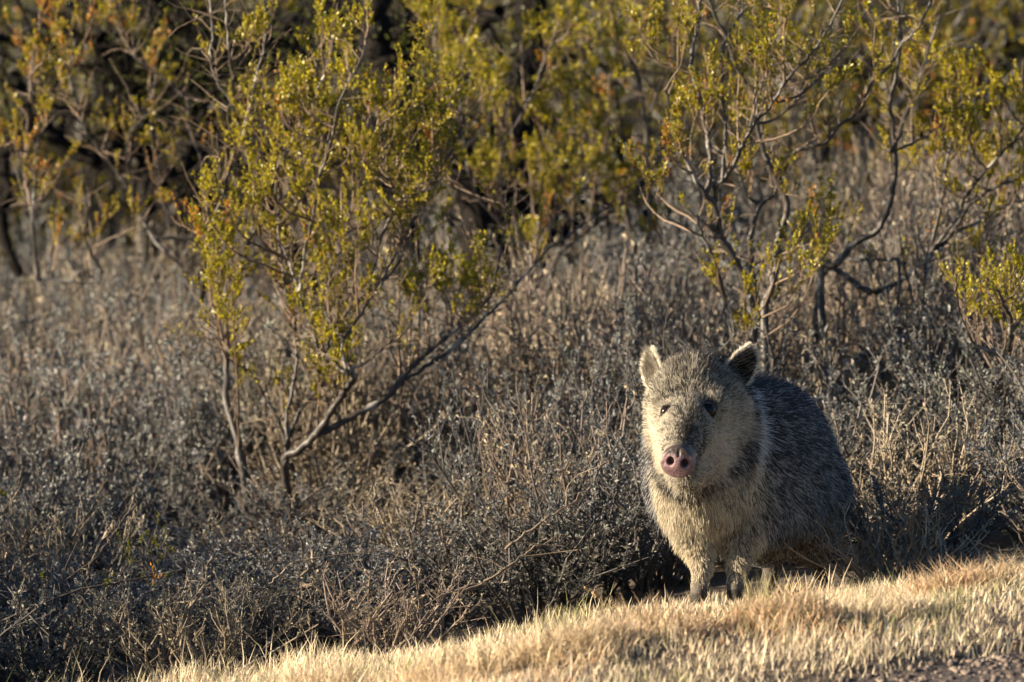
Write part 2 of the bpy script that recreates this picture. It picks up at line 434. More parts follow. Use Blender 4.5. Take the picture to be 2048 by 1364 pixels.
def shrub_place(x, y):
    d = y - edge_y(x)
    if x > .86 and y < 1.1: return 'behind the rump of the peccary'
    if -.1 < x <= .36 and d < .9: return 'round the dark hollow beside the peccary'
    if d < .45: return 'in the front row along the grass verge'
    if -.85 < x < -.2 and y < 2.0: return 'before the foot of the tall forked creosote'
    if x < -1.0 and y < 2.2: return 'in the shaded brush at the low end of the verge'
    if y < 2.2: return 'in the brush behind the peccary and the front row'
    if y < 4.2: return 'in the sunlit brush among the creosote bushes'
    return 'in the rear rows of brush before the black trees'
def put_shrub(x, y, s, sz, vi, rz, name='grey_shrub'):
    e = link(name if vi < 5 else 'dry_shrub', None, None, (x, y, float(gz(x, y)) - .005))
    e.empty_display_size = .05
    e.rotation_euler = (0, 0, rz); e.scale = (s, s, sz)
    pl = shrub_place(x, y)
    if vi < 5: tag(e, 'leafy silver-grey desert shrub ' + pl, 'shrub', 'leafy grey shrubs ' + pl)
    else: tag(e, 'dry tan twiggy shrub ' + pl, 'shrub', 'dry tan shrubs ' + pl)
    link('stems', sage[vi][0], e); link('leaves', sage[vi][1], e)

sp = .265
cnt = 0
yy = -1.2
while yy < 7.4:
    half = 1.03 * (15 + yy) / 15
    for x in np.arange(-half - .75, half + .45, sp * (1 + .045 * max(yy, 0))):
        xx = x + rng.uniform(-.09, .09); y2 = yy + rng.uniform(-.09, .09)
        d = y2 - edge_y(xx)
        if d < .16: continue
        if xx > .35 and y2 > 5.6: continue
        # the dark hollow beside the animal and the room it stands in
        if .26 < xx < .76 and y2 < .90: continue
        if .02 < xx < .30 and d < .50 and rng.random() < .6: continue
        if -.62 < xx < -.40 and d < .35 and rng.random() < .6: continue
        if y2 > 4.4 and -1.0 < xx < -.35 and rng.random() < .5: continue
        gap = vnoise(np.array([xx + 5]), np.array([y2 + 5]), .42, 77)[0]
        if gap < .30 and y2 < 3.0 and rng.random() < .8: continue
        hs = np.clip(.62 + .24 * min(d, 2.6) / 1.2, .55, 1.14) * rng.uniform(.72, 1.25)
        if -.80 < xx < -.12 and y2 < 2.35: hs = min(hs, rng.uniform(.42, .62) if y2 > .8 else rng.uniform(.55, .7))
        if xx > .2 and y2 > 3.0: hs *= 1.05
        s = rng.uniform(.85, 1.15)
        if d < .8 and rng.random() < .22: continue
        dry = rng.random() < (.16 if d < 1.5 else (.34 if xx < .4 else .55))
        put_shrub(xx, y2, s, hs, int(rng.integers(5, 7) if dry else rng.integers(0, 5)), rng.uniform(0, 6.28)); cnt += 1
    yy += sp * (1 + .035 * max(yy, 0))
print('shrubs', cnt)

# ------------------------------------------------------------------ creosote bushes
def smooth_line(pts, n_per=5, jit=0.004):
    p = np.asarray(pts, float)
    if len(p) == 2: p = np.stack([p[0], (p[0] + p[1]) / 2, p[1]])
    a = np.concatenate([[2 * p[0] - p[1]], p, [2 * p[-1] - p[-2]]])
    o = []
    for i in range(1, len(a) - 2):
        for t in np.linspace(0, 1, n_per, endpoint=False):
            o.append(.5 * (2 * a[i] + (a[i + 1] - a[i - 1]) * t + (2 * a[i - 1] - 5 * a[i] + 4 * a[i + 1] - a[i + 2]) * t * t + (3 * a[i] - a[i - 1] - 3 * a[i + 1] + a[i + 2]) * t ** 3))
    o.append(a[-2]); o = np.array(o)
    o[1:-1] += rng.normal(size=(len(o) - 2, 3)) * jit
    return o

YG = np.array([.52, .43, .018]); OL = np.array([.16, .16, .016]); OR = np.array([.50, .21, .03])
def leafy_sprigs(br, lf, q, dirn, length, rad, nsub=5, nleaf=13, lcol=YG, orange=.03, lsize=.0088):
    """a batch of fine twigs from q along dirn, each with short sub-twigs carrying paired leaves."""
    k = len(q); m = 5
    td = nrm(dirn); pts = [q]
    for i in range(m - 1):
        td = nrm(td + rng.normal(size=(k, 3)) * .16 + [0, 0, .10])
        pts.append(pts[-1] + td * (length / (m - 1))[:, None])
    T = np.stack(pts, 1)
    br.tubes(T, rad[:, None] * np.linspace(1, .45, m)[None], 3, np.array([.13, .085, .05]) * (.7 + .6 * rng.random((k, 1))))
    ks = k * nsub
    ti = np.repeat(np.arange(k), nsub); t = (.30 + .70 * rng.random(ks)) * (m - 1.001); i0 = t.astype(int); f = (t - i0)[:, None]
    q2 = T[ti, i0] * (1 - f) + T[ti, i0 + 1] * f
    sd = nrm(nrm(T[ti, i0 + 1] - T[ti, i0]) * .8 + rng.normal(size=(ks, 3)) * .38 + [0, 0, .6])
    Ls = .02 + .035 * rng.random(ks)
    m2 = 3
    S = np.stack([q2, q2 + sd * (Ls * .5)[:, None] + rng.normal(size=(ks, 3)) * .002, q2 + nrm(sd + [0, 0, .2]) * Ls[:, None]], 1)
    br.tubes(S, np.full((ks, 1), .0009) * np.array([[1, .8, .5]]), 3, np.array([.16, .10, .05]))
    kl = ks * nleaf
    si = np.repeat(np.arange(ks), nleaf); t = rng.random(kl)[:, None] ** .8
    q3 = S[si, 0] * (1 - t) + S[si, 2] * t
    ld = nrm(nrm(S[si, 2] - S[si, 0]) * .75 + rng.normal(size=(kl, 3)) * .5 + [0, 0, .15])
    mixc = rng.random((kl, 1)); c = lcol * (1 - mixc) + (OL if lcol is YG else lcol * .7) * mixc
    clus = rng.random(k)[ti][si]
    isor = rng.random(kl) < np.where(clus < orange, .75, orange * .5)
    c[isor] = OR * (.7 + .5 * rng.random((isor.sum(), 1)))
    c *= .6 + .7 * rng.random((kl, 1))
    L = lsize * (.6 + .8 * rng.random(kl))
    lf.leaves(q3, ld, L, L * (.5 + .2 * rng.random(kl)), c)

def creosote(name, label, y0, base_uv, branches, zones, lcol=YG, orange=.03, barkcol=(.23, .205, .18), spread=.25, fuzz=1.0, thick=1.0, dens_=1.05, lsize=.0088):
    """bush whose main stems follow traced lines; each stem leans to its own depth."""
    br, tw, lf = Buf(), Buf(), Buf()
    allp, allr = [], []
    bx = P(base_uv[0], base_uv[1], y0)[0]
    root = np.array([bx, y0, float(gz(bx, y0))])
    for bi, (r0, r1, line) in enumerate(branches):
        dep = y0 + rng.uniform(-spread, spread) * .5
        lean = rng.uniform(-spread, spread)
        n = len(line)
        pts = [P(u, v, dep + lean * i / max(n - 1, 1)) for i, (u, v) in enumerate(line)]
        if line[0][1] >= base_uv[1] - 25:            # stems reaching the crown go down into the soil
            g = root + [rng.normal() * .03 + (pts[0][0] - root[0]) * .6, rng.normal() * .04, -.03]
            pts = [g] + pts
        elif allp:                                   # others leave the nearest stem
            A = np.concatenate(allp); 
            dd = np.abs((A - pts[0])[:, [0, 2]]).sum(1) + .2 * np.abs(A[:, 1] - pts[0][1])
            j = np.argmin(dd)
            if dd[j] < .35:
                sh = A[j] - pts[0]
                ww = np.linspace(1, 0, len(pts))[:, None]
                pts = [p_ + np.array([0, sh[1], 0]) * w_ for p_, w_ in zip(pts, ww)]
                pts = [A[j]] + pts
        S = smooth_line(pts, 5, .0013)
        rad = np.linspace(r0, r1, len(S)) / 1000 * .56 * thick * (1 + .12 * rng.normal(size=len(S)))
        br.tubes(S, np.maximum(rad, .0007), 7, np.asarray(barkcol) * rng.uniform(.75, 1.3))
        allp.append(S); allr.append(rad)
        # small dead and leafy side twigs up the stem
        k = int(len(S) * .55 * fuzz)
        if k > 1:
            ii = rng.integers(int(len(S) * .35), len(S), k)
            q = S[ii]
            dv = nrm(rng.normal(size=(k, 3)) * [.8, .8, .3] + [0, 0, .8])
            hl = int(k * .3)
            leafy_sprigs(tw, lf, q[:hl], dv[:hl], .05 + .09 * rng.random(hl), np.full(hl, .0016), 3, 8, lcol, orange, lsize)
            m = 5; td = dv[hl:]; pp = [q[hl:]]; ll = .05 + .14 * rng.random(k - hl)
            for i in range(m - 1):
                td = nrm(td + rng.normal(size=td.shape) * .25); pp.append(pp[-1] + td * (ll / (m - 1))[:, None])
            tw.tubes(np.stack(pp, 1), np.full((k - hl, 1), .0018) * np.linspace(1, .4, m)[None], 3, np.array([.15, .11, .075]))
    A = np.concatenate(allp)
    for (u, v, ru, rv, cnt_) in zones:
        for c in range(max(1, int(cnt_ * dens_ / 3))):
            # a branchlet from the nearest lower stem point to a spot in the zone, then sprigs
            aa = rng.random() * 6.28; rr_ = math.sqrt(rng.random())
            tip = P(u + ru * rr_ * math.cos(aa), v + rv * rr_ * math.sin(aa), y0 + rng.uniform(-spread, spread) * 1.1)
            low = tip[2] - A[:, 2]
            dv_ = np.abs(A - tip)
            cost = 2.2 * dv_[:, 0] + 1.2 * dv_[:, 1] + dv_[:, 2] + np.where(low < .05, 1.0, 0) + np.where(low < .5 * np.linalg.norm(A - tip, axis=1), .5, 0)
            j = np.argmin(cost)
            s0 = A[j]; vec = tip - s0
            Lv = np.linalg.norm(vec)
            if Lv > .60: continue
            m1 = s0 + vec * .5 + np.array([vec[0] * .18, vec[1] * .18, -.06 * Lv]) + rng.normal(size=3) * .02 * Lv
            S = smooth_line([s0, m1, tip], 4, .0015)
            tw.tubes(S, np.linspace(.0024 + .002 * Lv, .0013, len(S)), 4, np.array([.14, .10, .07]) * rng.uniform(.7, 1.4))
            k = 3 + int(rng.integers(0, 2))
            i3 = rng.integers(int(len(S) * .55), len(S), k)
            leafy_sprigs(tw, lf, S[i3], nrm(nrm(vec)[None] * .5 + rng.normal(size=(k, 3)) * .5 + [0, 0, .5]), .04 + .06 * rng.random(k), np.full(k, .0013), 5, 12, lcol, orange, lsize)
    e = link(name, None, None, tuple(root)); e.empty_display_size = .1
    tag(e, label, 'bush')
    mi = -Vector(root)
    for nm, b, mt, sm in (('branches', br, M_creobark, True), ('twigs', tw, M_sagestem, False), ('leaves', lf, M_creoleaf, False)):
        if not b.V: continue
        b.V = [v_ - root for v_ in b.V]
        link(nm, b.mesh(name + '_' + nm, mt, sm), e)
    return e

A_br = [
 (17, 12, [(567, 935), (600, 900), (642, 855), (669, 812), (696, 774), (707, 753), (698, 734)]),
 (11, 3, [(698, 734), (685, 726), (664, 702), (661, 673), (674, 646), (707, 608), (755, 566), (768, 550), (797, 491), (835, 427), (872, 352), (910, 287), (930, 230)]),
 (9, 4, [(696, 731), (685, 694), (699, 657), (730, 612), (760, 571), (800, 520), (820, 440), (815, 380)]),
 (8, 3, [(698, 729), (728, 721), (771, 691), (814, 657), (822, 630)]),
 (13, 4, [(574, 925), (578, 876), (589, 844), (605, 812), (642, 772), (669, 731)]),
 (15, 4, [(642, 855), (690, 832), (728, 812), (781, 780), (830, 722), (862, 694), (921, 646), (963, 608), (985, 576), (995, 539), (1003, 490), (1015, 430), (1030, 380)]),
 (10, 3, [(792, 768), (850, 730), (910, 690), (960, 640), (990, 615), (1040, 560), (1090, 505), (1150, 460), (1230, 400)]),
 (19, 11, [(484, 935), (471, 865), (452, 801), (452, 748), (450, 694), (444, 667)]),
 (8, 3, [(444, 667), (428, 614), (412, 539), (410, 464), (410, 400)]),
 (12, 5, [(450, 660), (455, 625), (471, 582), (485, 518), (514, 448), (535, 389), (549, 352), (580, 290), (610, 220), (650, 150)]),
 (9, 6, [(580, 912), (550, 830), (535, 806), (509, 758), (466, 710), (444, 673)]),
 (9, 3, [(573, 915), (573, 838), (589, 753), (592, 667), (578, 598), (562, 518), (551, 437), (557, 384), (540, 320)]),
 (8, 3, [(640, 700), (632, 667), (600, 582), (573, 507), (559, 480), (556, 420)]),
 (7, 3, [(685, 667), (653, 625), (648, 576), (670, 530), (690, 470)]),
 (10, 5, [(411, 472), (435, 411), (452, 349), (464, 304), (480, 279), (497, 213), (513, 144), (530, 82), (530, 33), (526, -40)]),
 (8, 5, [(460, 287), (456, 226), (464, 177), (456, 82), (452, 0), (450, -40)]),
 (7, 4, [(464, 213), (431, 164), (419, 123), (423, 62), (415, -30)]),
 (6, 3, [(435, 390), (439, 328), (435, 267)]),
 (8, 3, [(600, 580), (610, 500), (625, 440), (640, 350), (660, 290), (680, 200), (720, 120)]),
 (7, 3, [(735, 590), (752, 520), (765, 470), (790, 400), (770, 330), (760, 250)]),
]
A_z = [(430, 450, 45, 60, 22), (430, 560, 55, 60, 16), (455, 600, 50, 45, 10), (550, 420, 45, 90, 20), (585, 330, 60, 70, 20), (640, 640, 50, 45, 14), (655, 720, 55, 45, 18), (680, 770, 30, 30, 8),
       (640, 470, 50, 50, 14), (690, 520, 55, 45, 14), (760, 480, 60, 50, 14), (690, 250, 90, 110, 40), (640, 150, 70, 110, 26), (800, 300, 100, 80, 40), (780, 390, 80, 50, 22), (880, 250, 50, 80, 22),
       (860, 580, 55, 22, 10), (920, 565, 50, 25, 14), (965, 550, 30, 25, 8), (600, 240, 60, 70, 14), (480, 240, 60, 60, 10), (500, 40, 70, 60, 12), (840, 420, 40, 40, 8), (570, 540, 30, 50, 8), (700, 60, 60, 60, 14), (830, 180, 70, 60, 16)]
creosote('creosote_bush', 'tall yellow-green creosote bush of many forked grey stems standing in the brush', 2.2, (575, 935), A_br, A_z, orange=.012, dens_=1.15, fuzz=1.3)

B_br = [
 (17, 12, [(1506, 640), (1504, 610), (1489, 559), (1468, 513), (1437, 472), (1422, 451)]),
 (12, 4, [(1442, 472), (1427, 410), (1401, 375), (1376, 328), (1350, 250), (1330, 180)]),
 (10, 3, [(1430, 430), (1427, 405), (1430, 370), (1458, 344), (1484, 287), (1509, 246), (1545, 205), (1576, 154), (1627, 103), (1663, 41), (1700, -30)]),
 (10, 5, [(1410, 385), (1419, 328), (1412, 267), (1396, 190), (1381, 138), (1386, 87), (1396, 51), (1400, -20)]),
 (8, 5, [(1440, 350), (1448, 251), (1442, 180), (1442, 103), (1458, 67), (1484, 20), (1500, -30)]),
 (14, 5, [(1530, 645), (1546, 570), (1555, 500), (1560, 462), (1576, 410), (1550, 359), (1530, 308), (1514, 246), (1514, 195), (1478, 144), (1453, 77), (1427, 26), (1410, -30)]),
 (9, 4, [(1518, 645), (1506, 560), (1500, 500), (1504, 462), (1519, 410), (1545, 390), (1560, 354), (1586, 308), (1612, 297), (1653, 282), (1678, 251), (1720, 220), (1740, 174), (1781, 128), (1807, 87), (1842, 46), (1870, -20)]),
 (7, 3, [(1463, 677), (1442, 564), (1427, 513), (1401, 462), (1395, 430)]),
 (6, 3, [(1540, 205), (1600, 190), (1650, 140), (1700, 80), (1740, 0)]),
 (6, 3, [(1519, 410), (1490, 380), (1480, 330), (1500, 260), (1520, 180), (1560, 90), (1580, 0)]),
 (6, 3, [(1514, 250), (1560, 230), (1600, 190), (1610, 160), (1660, 130)]),
]
B_z = [(1500, 630, 40, 28, 10), (1420, 545, 30, 25, 6), (1530, 560, 40, 40, 5), (1600, 520, 45, 45, 16), (1655, 425, 35, 22, 8), (1590, 470, 30, 25, 6), (1330, 290, 60, 40, 16), (1290, 350, 50, 45, 14),
       (1380, 200, 80, 60, 16), (1480, 120, 90, 80, 22), (1600, 90, 80, 70, 16), (1700, 60, 60, 60, 10), (1660, 150, 40, 40, 6), (1360, 60, 80, 70, 20), (1500, 320, 40, 40, 8), (1560, 20, 70, 40, 12)]
creosote('creosote_bush', 'creosote bush with a crooked pale main stem rising behind the head of the peccary', 2.0, (1510, 640), B_br, B_z, orange=.04, dens_=.75, thick=1.3)

C_br = [
 (14, 5, [(1640, 560), (1668, 533), (1709, 487), (1755, 462), (1776, 415), (1791, 349), (1789, 282), (1781, 205), (1796, 128), (1800, 40), (1790, -30)]),
 (8, 3, [(1789, 290), (1810, 230), (1830, 190), (1850, 120), (1880, 30)]),
 (6, 3, [(1776, 300), (1830, 280), (1880, 250), (1920, 220)]),
 (12, 5, [(1640, 560), (1740, 585), (1786, 569), (1817, 549), (1858, 513), (1904, 467), (1940, 410), (1991, 374), (2048, 354), (2100, 330)]),
 (8, 3, [(1868, 492), (1884, 410), (1891, 369), (1900, 300), (1940, 200)]),
 (8, 4, [(1858, 513), (1914, 441), (1930, 400), (1975, 340), (2020, 290), (2060, 240)]),
 (7, 3, [(1800, 565), (1760, 520), (1700, 520), (1640, 490)]),
 (7, 3, [(1904, 467), (1960, 440), (2010, 410), (2060, 400)]),
]
C_z = [(1900, 290, 60, 60, 22), (1960, 260, 70, 70, 26), (2010, 340, 50, 60, 18), (1920, 180, 50, 40, 14), (2030, 200, 60, 80, 20), (1870, 100, 60, 60, 10), (1990, 480, 50, 60, 12), (2030, 560, 40, 60, 10), (1800, 90, 50, 50, 8)]
creosote('creosote_bush', 'sprawling creosote bush with low bent branches at the high end of the brush', 2.4, (1640, 575), C_br, C_z, lcol=YG * .85, orange=.05, dens_=.8, thick=1.25)

D2_br = [(10, 5, [(2017, 700), (2022, 640), (2010, 610), (1995, 580)]), (8, 4, [(2022, 640), (2040, 600), (2060, 540)]), (6, 3, [(2012, 745), (1950, 690), (1925, 640), (1915, 600), (1912, 560)])]
D2_z = [(1990, 590, 45, 35, 16), (1915, 600, 18, 35, 6), (2040, 560, 30, 60, 10), (2035, 640, 30, 30, 5)]
creosote('creosote_bush', 'small low creosote bush with bright leaf clumps in front of the sprawling one', 1.6, (2015, 760), D2_br, D2_z)

D_br = [
 (8, 4, [(380, 570), (357, 530), (304, 472), (263, 390), (222, 328), (177, 271), (156, 222), (140, 150), (150, 80)]),
 (8, 4, [(410, 470), (406, 390), (402, 320), (382, 267), (374, 205), (345, 172), (296, 135), (267, 107), (240, 50)]),
 (8, 4, [(75, 560), (68, 493), (66, 411), (74, 328), (80, 250), (60, 180), (70, 90)]),
 (5, 2, [(340, 500), (325, 430), (310, 340), (300, 260), (305, 200)]),
 (5, 2, [(66, 411), (40, 350), (20, 320)]),
 (6, 3, [(200, 560), (170, 480), (175, 420), (165, 400)]),
 (5, 3, [(263, 390), (250, 320), (262, 260), (300, 225)]),
]
D_z = [(130, 110, 60, 40, 18), (80, 140, 50, 60, 16), (300, 135, 45, 30, 12), (305, 240, 25, 40, 8), (90, 430, 28, 25, 8), (60, 260, 50, 70, 14), (20, 240, 40, 50, 12), (80, 330, 40, 40, 8), (255, 60, 40, 40, 12), (265, 280, 30, 25, 6), (165, 440, 30, 60, 8), (320, 400, 12, 30, 4), (150, 35, 70, 40, 12), (40, 60, 60, 60, 14)]
creosote('creosote_bush', 'thin creosote bush with rust-orange leaves beside the dark tree limbs', 3.6, (220, 600), D_br, D_z, dens_=.6, lcol=YG * .75, orange=.16)

E_br = [
 (9, 4, [(1060, 560), (1075, 480), (1110, 430), (1160, 380), (1200, 330), (1230, 260)]),
 (9, 4, [(1040, 560), (1020, 470), (1010, 420), (1000, 360), (1010, 290), (1060, 200), (1090, 120), (1120, 40)]),
 (9, 4, [(1100, 560), (1180, 460), (1240, 410), (1300, 340), (1340, 300), (1390, 240)]),
 (8, 4, [(1070, 540), (1150, 380), (1180, 300), (1150, 220), (1160, 150), (1200, 60)]),
 (9, 5, [(1290, 560), (1296, 330), (1278, 159), (1258, 113), (1237, 62), (1217, 0), (1210, -30)]),
 (8, 5, [(1278, 159), (1268, 110), (1263, 51), (1275, -20)]),
 (8, 4, [(1290, 300), (1310, 200), (1345, 120), (1330, 60), (1310, -20)]),
 (7, 4, [(1060, 500), (960, 400), (930, 300), (920, 200), (930, 100), (950, 20)]),
 (7, 3, [(930, 280), (880, 180), (870, 90), (880, 0)]),
]
E_z = [(1000, 330, 60, 45, 22), (1080, 330, 50, 40, 14), (1100, 420, 50, 35, 14), (1055, 480, 40, 22, 10), (1180, 340, 70, 60, 26), (1250, 350, 50, 40, 14), (1140, 260, 70, 50, 16), (900, 60, 80, 70, 34), (920, 160, 70, 60, 22), (1000, 120, 60, 60, 12),
       (1120, 120, 60, 70, 14), (1200, 200, 60, 60, 14), (1200, 60, 70, 60, 16), (1290, 60, 60, 60, 12), (1330, 200, 50, 50, 10), (1000, 250, 40, 40, 8), (1140, 200, 50, 50, 10)]
creosote('creosote_bush', 'dense yellow-green creosote bush in front of the black tree trunks', 3.9, (1080, 560), E_br, E_z, orange=.04)

# ------------------------------------------------------------------ dark mesquite tree behind
def traced_tree(name, label, y0, trunkset, base, colr, sub=30):
    tr = Buf(); cr = Buf(); lf = Buf()
    bx = P(base[0], base[1], y0)[0]
    root = np.array([bx, y0, float(gz(bx, y0))])
    allp = []
    for (r0, r1, line) in trunkset:
        dep = y0 + rng.uniform(-.25, .25); lean = rng.uniform(-.3, .3)
        pts = [P(u, v, dep + lean * i / (len(line) - 1)) for i, (u, v) in enumerate(line)]
        if line[0][1] > 400:
            pts = [np.array([pts[0][0] * .5 + root[0] * .5, dep, root[2] - .06])] + pts
        S = smooth_line(pts, 6, .006)
        rad = np.linspace(r0, r1, len(S)) / 2000 * 1.65 * (15 + y0) / 15 * (1 + .10 * rng.normal(size=len(S)))  # limbs widened; their extra black stands in for deep thicket shade
        tr.tubes(S, rad, 10, colr)
        allp.append(S)
    A = np.concatenate(allp)
    k = sub * len(trunkset)
    q = A[rng.integers(0, len(A), k)]
    td = nrm(rng.normal(size=(k, 3)) + [0, 0, .5]); m = 7; pp = [q]; ll = .2 + .5 * rng.random(k)
    for i in range(m - 1):
        td = nrm(td + rng.normal(size=td.shape) * .3); pp.append(pp[-1] + td * (ll / (m - 1))[:, None])
    T = np.stack(pp, 1)
    cr.tubes(T, (.003 + .007 * rng.random((k, 1)) ** 2) * np.linspace(1, .3, m)[None], 4, np.array(colr) * 1.3)
    # small hanging leaflets on the upper twigs
    top = T[:, -3:].reshape(-1, 3); top = top[top[:, 2] > P(1000, 250, y0)[2]]
    kk = len(top) * 5
    qq = np.repeat(top, 5, 0) + rng.normal(size=(kk, 3)) * .05
    lf.leaves(qq, rng.normal(size=(kk, 3)) + [0, 0, -.4], .012 + .012 * rng.random(kk), .005, np.array([.12, .13, .03]) * (.6 + .8 * rng.random((kk, 1))))
    e = link(name, None, None, tuple(root)); tag(e, label, 'tree')
    for nm, b, mt, sm in (('trunk', tr, M_mesq, True), ('twigs', cr, M_mesq, True), ('crown', lf, M_creoleaf, False)):
        if b.V:
            b.V = [v_ - root for v_ in b.V]; link(nm, b.mesh(name + '_' + nm, mt, sm), e)
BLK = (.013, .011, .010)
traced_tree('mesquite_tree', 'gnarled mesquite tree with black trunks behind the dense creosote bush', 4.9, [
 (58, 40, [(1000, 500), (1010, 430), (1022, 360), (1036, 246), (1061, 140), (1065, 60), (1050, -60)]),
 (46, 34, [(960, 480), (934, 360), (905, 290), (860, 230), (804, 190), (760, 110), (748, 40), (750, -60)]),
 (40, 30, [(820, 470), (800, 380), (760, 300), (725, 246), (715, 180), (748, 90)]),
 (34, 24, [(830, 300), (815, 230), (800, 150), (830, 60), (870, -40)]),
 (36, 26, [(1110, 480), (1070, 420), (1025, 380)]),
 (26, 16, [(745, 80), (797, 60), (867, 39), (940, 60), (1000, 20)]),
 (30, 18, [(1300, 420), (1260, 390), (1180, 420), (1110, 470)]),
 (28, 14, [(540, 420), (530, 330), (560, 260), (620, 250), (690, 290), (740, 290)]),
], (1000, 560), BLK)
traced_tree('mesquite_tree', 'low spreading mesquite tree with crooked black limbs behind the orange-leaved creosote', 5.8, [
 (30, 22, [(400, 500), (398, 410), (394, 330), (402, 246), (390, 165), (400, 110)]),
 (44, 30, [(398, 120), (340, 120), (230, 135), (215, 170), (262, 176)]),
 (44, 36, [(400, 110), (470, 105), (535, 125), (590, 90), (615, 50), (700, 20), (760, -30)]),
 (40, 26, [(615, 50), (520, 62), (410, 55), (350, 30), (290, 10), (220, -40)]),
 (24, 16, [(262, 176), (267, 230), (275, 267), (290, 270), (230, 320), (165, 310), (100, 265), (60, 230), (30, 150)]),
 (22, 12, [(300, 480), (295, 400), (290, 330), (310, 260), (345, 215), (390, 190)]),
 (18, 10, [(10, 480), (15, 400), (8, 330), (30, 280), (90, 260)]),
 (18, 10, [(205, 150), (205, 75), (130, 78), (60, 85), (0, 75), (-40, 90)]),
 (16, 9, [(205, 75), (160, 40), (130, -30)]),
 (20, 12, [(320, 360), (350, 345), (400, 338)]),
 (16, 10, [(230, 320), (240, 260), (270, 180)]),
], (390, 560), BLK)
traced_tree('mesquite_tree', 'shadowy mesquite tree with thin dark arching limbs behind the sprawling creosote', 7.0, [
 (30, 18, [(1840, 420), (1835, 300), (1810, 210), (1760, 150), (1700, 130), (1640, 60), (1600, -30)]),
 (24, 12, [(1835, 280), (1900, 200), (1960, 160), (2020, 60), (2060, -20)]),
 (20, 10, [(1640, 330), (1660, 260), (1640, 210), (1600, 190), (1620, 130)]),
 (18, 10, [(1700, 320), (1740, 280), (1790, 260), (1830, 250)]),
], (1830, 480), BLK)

# ------------------------------------------------------------------ bushes farther back
def bush_variant(seed, H, W, nst, ncl, lcol, orange):
    global rng
    keep = rng; rng = np.random.default_rng(seed)
    br, lf = Buf(), Buf()
    a = rng.random(nst) * 6.283
    out = np.stack([np.cos(a), np.sin(a), np.zeros(nst)], -1)
    p = out * .08 * rng.random((nst, 1)) + [0, 0, -.03]
    d = nrm(out * (.2 + .75 * rng.random((nst, 1))) * W / H + [0, 0, 1.])
    L = H * (.75 + .45 * rng.random(nst)); n = 9; pts = [p]
    for i in range(n - 1):
        d = nrm(d + rng.normal(size=d.shape) * .15 + [0, 0, .05]); pts.append(pts[-1] + d * (L / (n - 1))[:, None])
    S = np.stack(pts, 1)
    br.tubes(S, (.006 + .005 * rng.random((nst, 1))) * np.linspace(1, .3, n)[None], 5, np.array([.12, .10, .085]) * (.6 + .8 * rng.random((nst, 1))))
    k = nst * ncl
    si = np.repeat(np.arange(nst), ncl); t = (.28 + .72 * rng.random(k)) * (n - 1.001); i0 = t.astype(int); f = (t - i0)[:, None]
    q = S[si, i0] * (1 - f) + S[si, i0 + 1] * f
    leafy_sprigs(br, lf, q, nrm(rng.normal(size=(k, 3)) * .7 + [0, 0, .6]), .07 + .14 * rng.random(k), np.full(k, .002), 4, 7, lcol * .8, orange, .013)
    rng = keep
    return br.mesh('bush_branches', M_creobark, True), lf.mesh('bush_leaves', M_creoleaf)
far = [bush_variant(31, 1.0, .8, 16, 15, YG * .8, .03), bush_variant(32, 1.2, .7, 14, 16, OL * 1.1, .02), bush_variant(33, .9, .9, 18, 14, YG * .7, .10), bush_variant(34, .8, .7, 18, 13, np.array([.17, .15, .05]), .05)]
FL = ['olive-green bush of the thicket beyond the black trees', 'tall dark olive bush of the thicket beyond the black trees', 'orange-flecked olive bush of the thicket beyond the black trees', 'dull khaki bush of the thicket beyond the black trees']
yy = 7.8; cnt2 = 0
while yy < 32:
    half = 1.03 * (15 + yy) / 15 + .8
    stp = .50 + .03 * (yy - 7)
    for x in np.arange(-half, half, stp):
        xx = x + rng.uniform(-.2, .2); y2 = yy - (1.5 if xx > .35 else 0) + rng.uniform(-.35, .35)
        if yy < 8.6 and rng.random() < .2: continue
        vi = int(rng.integers(0, 4)); s = rng.uniform(.75, 1.25) * (1 + .012 * (yy - 7))
        e = link('olive_bush', None, None, (xx, y2, float(gz(xx, y2)) - .01)); e.rotation_euler = (0, 0, rng.uniform(0, 6.28)); e.scale = (s, s, s * rng.uniform(.85, 1.1))
        tag(e, FL[vi], 'bush', 'bushes of the far thicket: ' + FL[vi].split(' of ')[0])
        link('branches', far[vi][0], e); link('leaves', far[vi][1], e); cnt2 += 1
    yy += .85 + .07 * (yy - 7)
# bushes added out of view by the verge to shade the low brush
for (xx, y2, s, vi) in [(-1.7, .40, .72, 3), (-1.42, .02, .60, 1), (-1.45, .42, .68, 0), (-1.5, -.18, .5, 2), (-1.95, .05, .60, 2), (-2.1, .65, .95, 0), (-2.4, .2, .85, 1), (-1.85, 1.1, .9, 2), (-2.6, .75, 1.1, 0), (-2.75, -.12, .8, 2), (-1.62, -.22, .5, 3), (-1.95, -.34, .55, 2), (-3.2, .3, 1.0, 3), (-3.4, 1.3, 1.0, 0), (-2.4, 1.5, .9, 1), (-3.8, .0, 1.1, 1), (-4.4, .4, 1.1, 0)]:
    e = link('olive_bush', None, None, (xx, y2, float(gz(xx, y2)) - .01)); e.rotation_euler = (0, 0, rng.uniform(0, 6.28)); e.scale = (s, s, s)
    tag(e, 'olive bush added out of view to shade the brush at the low verge end', 'bush', 'bushes added out of view to shade the brush')
    link('branches', far[vi][0], e); link('leaves', far[vi][1], e)
print('far bushes', cnt2)

